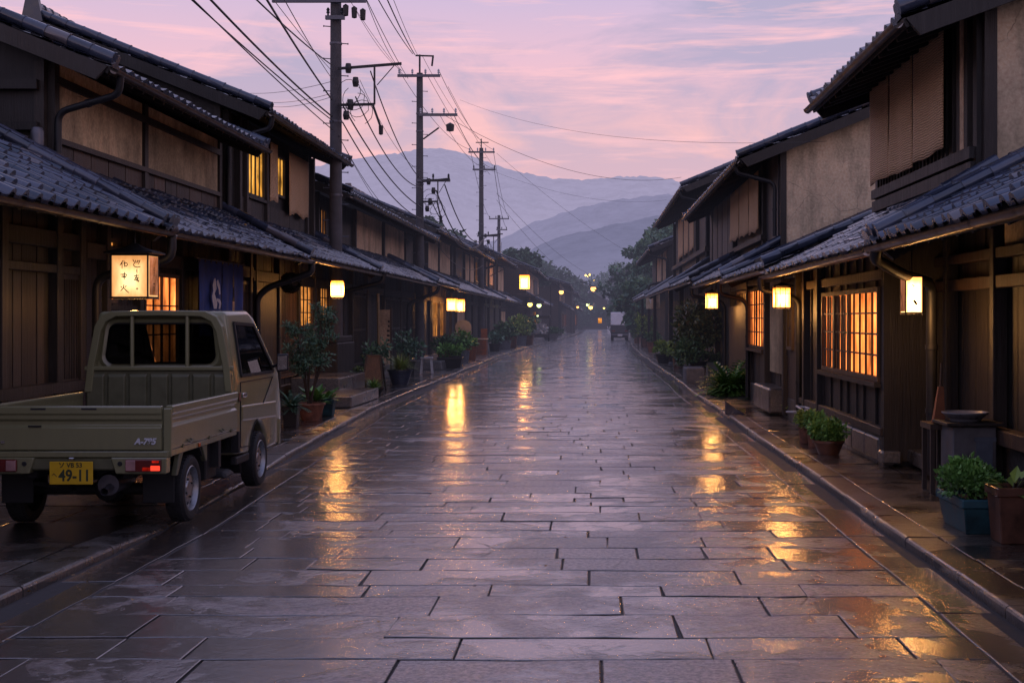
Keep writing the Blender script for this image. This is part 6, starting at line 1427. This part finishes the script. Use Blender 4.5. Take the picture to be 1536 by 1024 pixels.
for (dx,dy) in ((-.03,-.14),(.11,-.14),(-.03,.16),(.11,.16)): m = MB(); m.box(x+dx-.02,x+dx+.02,y+dy-.02,y+dy+.02,.05,.66); m.build('leg', W_BROWN, t)
p = (CH-.12)*F/(540-VY); x = (1010-VX)/F*p; t = thing('dust_bin', 'pale blue grey square bin on the right pavement', 'bin', (x,p,.06)); m = MB(); m.hexa([(x-.16,p-.16,.05),(x+.16,p-.16,.05),(x+.16,p+.16,.05),(x-.16,p+.16,.05),(x-.2,p-.2,.78),(x+.2,p-.2,.78),(x+.2,p+.2,.78),(x-.2,p+.2,.78)]); m.build('body', BLUEPOT, t, bevel=.015); m = MB(); m.box(x-.22,x+.22,p-.22,p+.22,.782,.84); m.build('lid', BLUEPOT, t, bevel=.012)
x, y = 2.42, 22.6; t = thing('roof_tile_shard', 'dark curved tile shard standing up on the right kerb', 'tile shard', (x,y,.06)); m = MB(); pr = [(x-.12,.05),(x-.12,.30),(x-.03,.22),(x+.12,.13),(x+.24,.05)]; m.prism(pr, y-.05, y+.05); m.build('shard', TILE, t, bevel=.02, seg=2)
m = MB(); pts = [(2.86+.16*math.cos(a*.7)*(.6+a*.06), 18.3+.22*math.sin(a*.7), .36+.01*a) for a in range(12)]+[(2.95,17.6,.40),(3.1,17.2,.30)]; m.tube(pts, .014, 6); tag(m.build('garden_hose', WHITE, None, smooth=True), 'pale hose coiled on the grey stone trough', 'hose')
x, y = 2.7, 34.2; t = thing('stone_trough', 'rough grey stone trough at the kerb below the tall loose shrub', 'trough', (x,y,.06)); m = MB(); m.box(x-.28,x+.22,y-.5,y+.6,.03,.44); m.build('basin', GREYPOT, t, bevel=.04, seg=2)
x, y = 2.5, 70; t = thing('tilted_signboard', 'tilted white round signboard leaning near the far porch', 'sign', (x,y,.06)); m = MB(); m.lathe([(0,-.03),(.5,-.03),(.5,.03),(0,.03)], (0,0,0), 18, 'y'); o = m.build('disc', WHITE, t); o.data.transform(Matrix.Translation((0,0,.50)) @ Matrix.Rotation(.5,4,'X') @ Matrix.Diagonal((.6,1,1,1)))
m = MB(); m.bar((x,y+.1,.04),(x,y+.35,.85),.05,.05); m.build('prop', STEM, t)

# delivery truck far down the street
X, Y = 2.18, 100; t = thing('delivery_truck', 'small delivery truck with a white covered box seen from behind far down the street', 'truck', (X,Y,0))
m = MB(); m.box(X-.68,X+.68,Y,Y+2.6,1.22,2.2); m.build('cargo_cover', m_plain('grey white cover', (.78,.78,.84), .6, 0, .12, .2, 2), t, bevel=.05, seg=2)
m = MB(); m.box(X-.7,X+.7,Y-.01,Y+2.6,.62,1.215); m.build('cargo_bed', m_plain('dark truck body', (.04,.042,.05), .4), t, bevel=.02)
m = MB(); m.box(X-.66,X+.66,Y+2.65,Y+4,.45,2.05); m.build('cab', m_plain('dark blue cab', (.03,.035,.06), .35), t, bevel=.1, seg=3)
m = MB(); m.box(X-.64,X+.64,Y+.05,Y+3.9,.26,.615); m.build('chassis', UNDER, t); m = MB(); m.box(X-.68,X+.68,Y-.05,Y+.1,.42,.56); m.build('bumper', STEEL, t, bevel=.02); m = MB(); m.box(X-.18,X+.18,Y-.075,Y-.055,.38,.54); m.build('number_plate', WHITE, t)
for s_ in (-1,1):
    m = MB(); m.box(X+s_*.5-.12,X+s_*.5+.12,Y-.03,Y-.012,.72,.84); m.build('tail_light', REDD, t)
    for yy in (.6, 3.2): m = MB(); m.lathe([(0,-.09),(.26,-.09),(.3,-.05),(.3,.05),(.26,.09),(0,.09)], (X+s_*.56,Y+yy,.3), 18, 'x'); m.build('wheel', RUBBER, t)

# ------------------------------------------------------------------ trees
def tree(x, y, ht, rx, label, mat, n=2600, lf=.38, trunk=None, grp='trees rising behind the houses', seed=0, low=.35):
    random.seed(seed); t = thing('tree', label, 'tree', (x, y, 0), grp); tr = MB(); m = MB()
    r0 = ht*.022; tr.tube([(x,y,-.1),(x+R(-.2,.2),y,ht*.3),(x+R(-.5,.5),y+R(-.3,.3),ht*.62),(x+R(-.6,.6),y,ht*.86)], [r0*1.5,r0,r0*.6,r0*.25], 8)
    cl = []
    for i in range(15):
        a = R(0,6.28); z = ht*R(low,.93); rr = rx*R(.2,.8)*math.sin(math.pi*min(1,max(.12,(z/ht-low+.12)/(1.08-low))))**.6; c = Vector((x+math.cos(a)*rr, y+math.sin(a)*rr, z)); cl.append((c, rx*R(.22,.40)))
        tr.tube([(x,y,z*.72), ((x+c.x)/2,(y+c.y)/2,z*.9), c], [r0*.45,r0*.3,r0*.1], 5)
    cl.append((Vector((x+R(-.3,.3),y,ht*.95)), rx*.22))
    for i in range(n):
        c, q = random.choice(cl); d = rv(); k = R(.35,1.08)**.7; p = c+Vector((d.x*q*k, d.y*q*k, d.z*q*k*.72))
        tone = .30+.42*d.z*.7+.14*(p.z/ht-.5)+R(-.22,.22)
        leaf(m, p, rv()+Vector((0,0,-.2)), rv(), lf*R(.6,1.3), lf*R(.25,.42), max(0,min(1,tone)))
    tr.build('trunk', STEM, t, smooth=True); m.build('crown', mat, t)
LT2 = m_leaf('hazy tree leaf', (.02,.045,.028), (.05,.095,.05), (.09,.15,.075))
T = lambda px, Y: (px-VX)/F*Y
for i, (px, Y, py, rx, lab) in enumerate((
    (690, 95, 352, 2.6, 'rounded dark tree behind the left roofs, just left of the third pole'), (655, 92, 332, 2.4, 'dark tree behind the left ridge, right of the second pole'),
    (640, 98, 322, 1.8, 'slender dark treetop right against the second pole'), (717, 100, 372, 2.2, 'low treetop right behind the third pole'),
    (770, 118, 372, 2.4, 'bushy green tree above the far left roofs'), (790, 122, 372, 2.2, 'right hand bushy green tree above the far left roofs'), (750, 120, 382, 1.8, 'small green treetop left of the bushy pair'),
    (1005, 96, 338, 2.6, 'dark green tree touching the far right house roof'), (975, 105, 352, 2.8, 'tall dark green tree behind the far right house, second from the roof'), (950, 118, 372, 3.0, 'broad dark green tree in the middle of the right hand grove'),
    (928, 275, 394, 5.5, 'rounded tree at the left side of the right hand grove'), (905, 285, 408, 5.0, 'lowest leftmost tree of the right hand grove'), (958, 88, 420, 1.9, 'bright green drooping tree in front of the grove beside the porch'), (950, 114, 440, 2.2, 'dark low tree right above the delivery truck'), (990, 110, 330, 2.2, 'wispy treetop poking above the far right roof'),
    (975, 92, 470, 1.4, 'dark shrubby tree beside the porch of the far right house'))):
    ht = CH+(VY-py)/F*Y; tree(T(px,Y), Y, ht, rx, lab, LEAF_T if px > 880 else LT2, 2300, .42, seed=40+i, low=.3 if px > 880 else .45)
for i, (px, Y, py, rx, lab) in enumerate(((835,200,405,5,'hazy tree behind the roofs at the bend'),(860,215,418,5,'hazy tree in the valley behind the far lamps'),(815,190,396,5,'hazy tree left of the valley gap'),(893,250,430,4.5,'hazy tree closing the end of the street'),(872,205,446,2.6,'hazy low tree left of the street end'),(926,190,440,2.6,'hazy tree behind the street end lamps'),(800,180,390,4,'hazy treetop above the far left ridge'))):
    ht = CH+(VY-py)/F*Y; tree(T(px,Y), Y, ht, rx, lab, LT2, 1300, .8, grp='hazy trees at the end of the street', seed=90+i, low=.15)

# ------------------------------------------------------------------ hills
def hill(name, ridge, Y, depth, mat, bump, rows=26):
    xs = [p[0] for p in ridge]; m = MB(); N = 620; a, b = xs[0], xs[-1]
    def hz(px): return CH+(VY-sum(lerp_tab(ridge, px+k) for k in (-36,-24,-12,0,12,24,36))/7)/F*Y
    for j in range(rows+1):
        g = j/rows
        for i in range(N+1):
            px = a+(b-a)*i/N; x = (px-VX)/F*Y; yy = Y-depth*g
            e = (1-g)**1.25
            w = noise.fractal(Vector((x*.006, yy*.006, 3)), 1, 2, 4)
            z = (hz(px)+bump*noise.fractal(Vector((x*.05, yy*.05, 1)), .6, 2.2, 6)*.32)*e*(1+.22*w*g)+bump*.4*noise.noise(Vector((x*.13,yy*.13,7)))
            m.v.append((x, yy, max(-3, z) if g < 1 else -3))
    n = N+1
    for j in range(rows):
        for i in range(N): m.f.append((j*n+i, j*n+i+1, (j+1)*n+i+1, (j+1)*n+i)); m.t.append(.5)
    kind(m.build(name, mat, None, smooth='all'), 'structure')
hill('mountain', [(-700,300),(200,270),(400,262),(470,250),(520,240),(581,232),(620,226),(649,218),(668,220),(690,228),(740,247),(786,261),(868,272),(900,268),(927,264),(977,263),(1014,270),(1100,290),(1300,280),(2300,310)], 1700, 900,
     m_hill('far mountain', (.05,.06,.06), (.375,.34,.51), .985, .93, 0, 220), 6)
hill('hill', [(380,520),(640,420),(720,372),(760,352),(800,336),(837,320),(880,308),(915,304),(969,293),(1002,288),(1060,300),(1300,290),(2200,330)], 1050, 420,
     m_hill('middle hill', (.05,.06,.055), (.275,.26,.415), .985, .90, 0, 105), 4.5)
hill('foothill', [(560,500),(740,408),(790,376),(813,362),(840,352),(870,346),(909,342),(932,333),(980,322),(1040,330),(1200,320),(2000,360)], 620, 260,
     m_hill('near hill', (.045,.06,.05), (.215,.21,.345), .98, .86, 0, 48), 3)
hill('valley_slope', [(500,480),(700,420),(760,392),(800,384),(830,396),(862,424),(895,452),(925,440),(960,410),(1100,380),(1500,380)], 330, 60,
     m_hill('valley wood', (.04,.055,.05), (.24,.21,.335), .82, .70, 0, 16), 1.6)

# ------------------------------------------------------------------ sky, sun, camera
def make_world():
    w = bpy.data.worlds.new('World'); bpy.context.scene.world = w; w.use_nodes = True; nt = w.node_tree; nt.nodes.clear()
    t = NT.__new__(NT); t.nt = nt
    d = t.n('TexCoord').outputs['Generated']; xyz = t.n('SeparateXYZ', Vector=d); z = xyz.outputs['Z']
    base = t.ramp(z, (0, (.72,.40,.44)), (.085, (.80,.43,.42)), (.135, (.80,.46,.46)), (.185, (.72,.45,.53)), (.245, (.50,.42,.60)), (.45, (.36,.37,.63)), (1, (.22,.29,.60)))
    # high thin cloud: soft bands, bluish grey with pink lit edges
    n1 = t.noise(t.n('Mapping', Vector=d, Scale=(2.6,1.4,9.5)).outputs[0], 1.7, 8, .6, .7)
    n2 = t.noise(t.n('Mapping', Vector=d, Scale=(5,3,60), Location=(3,1,2)).outputs[0], 1.5, 6, .6, .3)
    m1 = t.math('MULTIPLY', t.ramp(n1, (.41, 0), (.57, 1)), t.ramp(z, (.07, .4), (.19, 1)))
    c = t.mix(m1, base, t.mix(.15, (.37,.345,.49), base))
    m2 = t.math('MULTIPLY', t.ramp(n2, (.52, 0), (.70, .75)), t.ramp(z, (.05, .5), (.24, .9)))
    c = t.mix(m2, c, (.98,.53,.53))
    c = t.mix(t.math('MULTIPLY', t.ramp(xyz.outputs['Y'], (.3, 1), (.7, 0)), .55), c, t.ramp(z, (0, (.56,.46,.55)), (.3, (.42,.40,.60)), (1, (.18,.25,.54))))
    bg = t.n('Background', Color=c, Strength=1.22)
    t.n('OutputWorld', Surface=bg.outputs[0])
make_world()
sun = bpy.data.lights.new('sun', 'SUN'); sun.energy = .18; sun.angle = math.radians(30); sun.color = (1, .62, .58)
so = bpy.data.objects.new('sun', sun); C.objects.link(so); so.rotation_euler = (math.radians(72), 0, math.radians(60))
cam = bpy.data.cameras.new('camera'); cam.sensor_width = 36; cam.sensor_fit = 'HORIZONTAL'; cam.lens = F/1536*36
cam.shift_x = -(VX-768)/1536; cam.shift_y = -(512-VY)/1536; cam.clip_start = .05; cam.clip_end = 5000
co = bpy.data.objects.new('camera', cam); C.objects.link(co); co.location = (0, 0, CH); co.rotation_euler = (math.pi/2, 0, 0)
sc = bpy.context.scene; sc.camera = co
sc.render.engine = 'CYCLES'; sc.cycles.use_denoising = True; sc.cycles.max_bounces = 6; sc.cycles.diffuse_bounces = 3; sc.cycles.glossy_bounces = 3; sc.cycles.sample_clamp_indirect = 4
try: sc.cycles.denoiser = 'OPENIMAGEDENOISE'
except Exception: pass
sc.view_settings.view_transform = 'Standard'; sc.view_settings.look = 'None'; sc.view_settings.exposure = 0
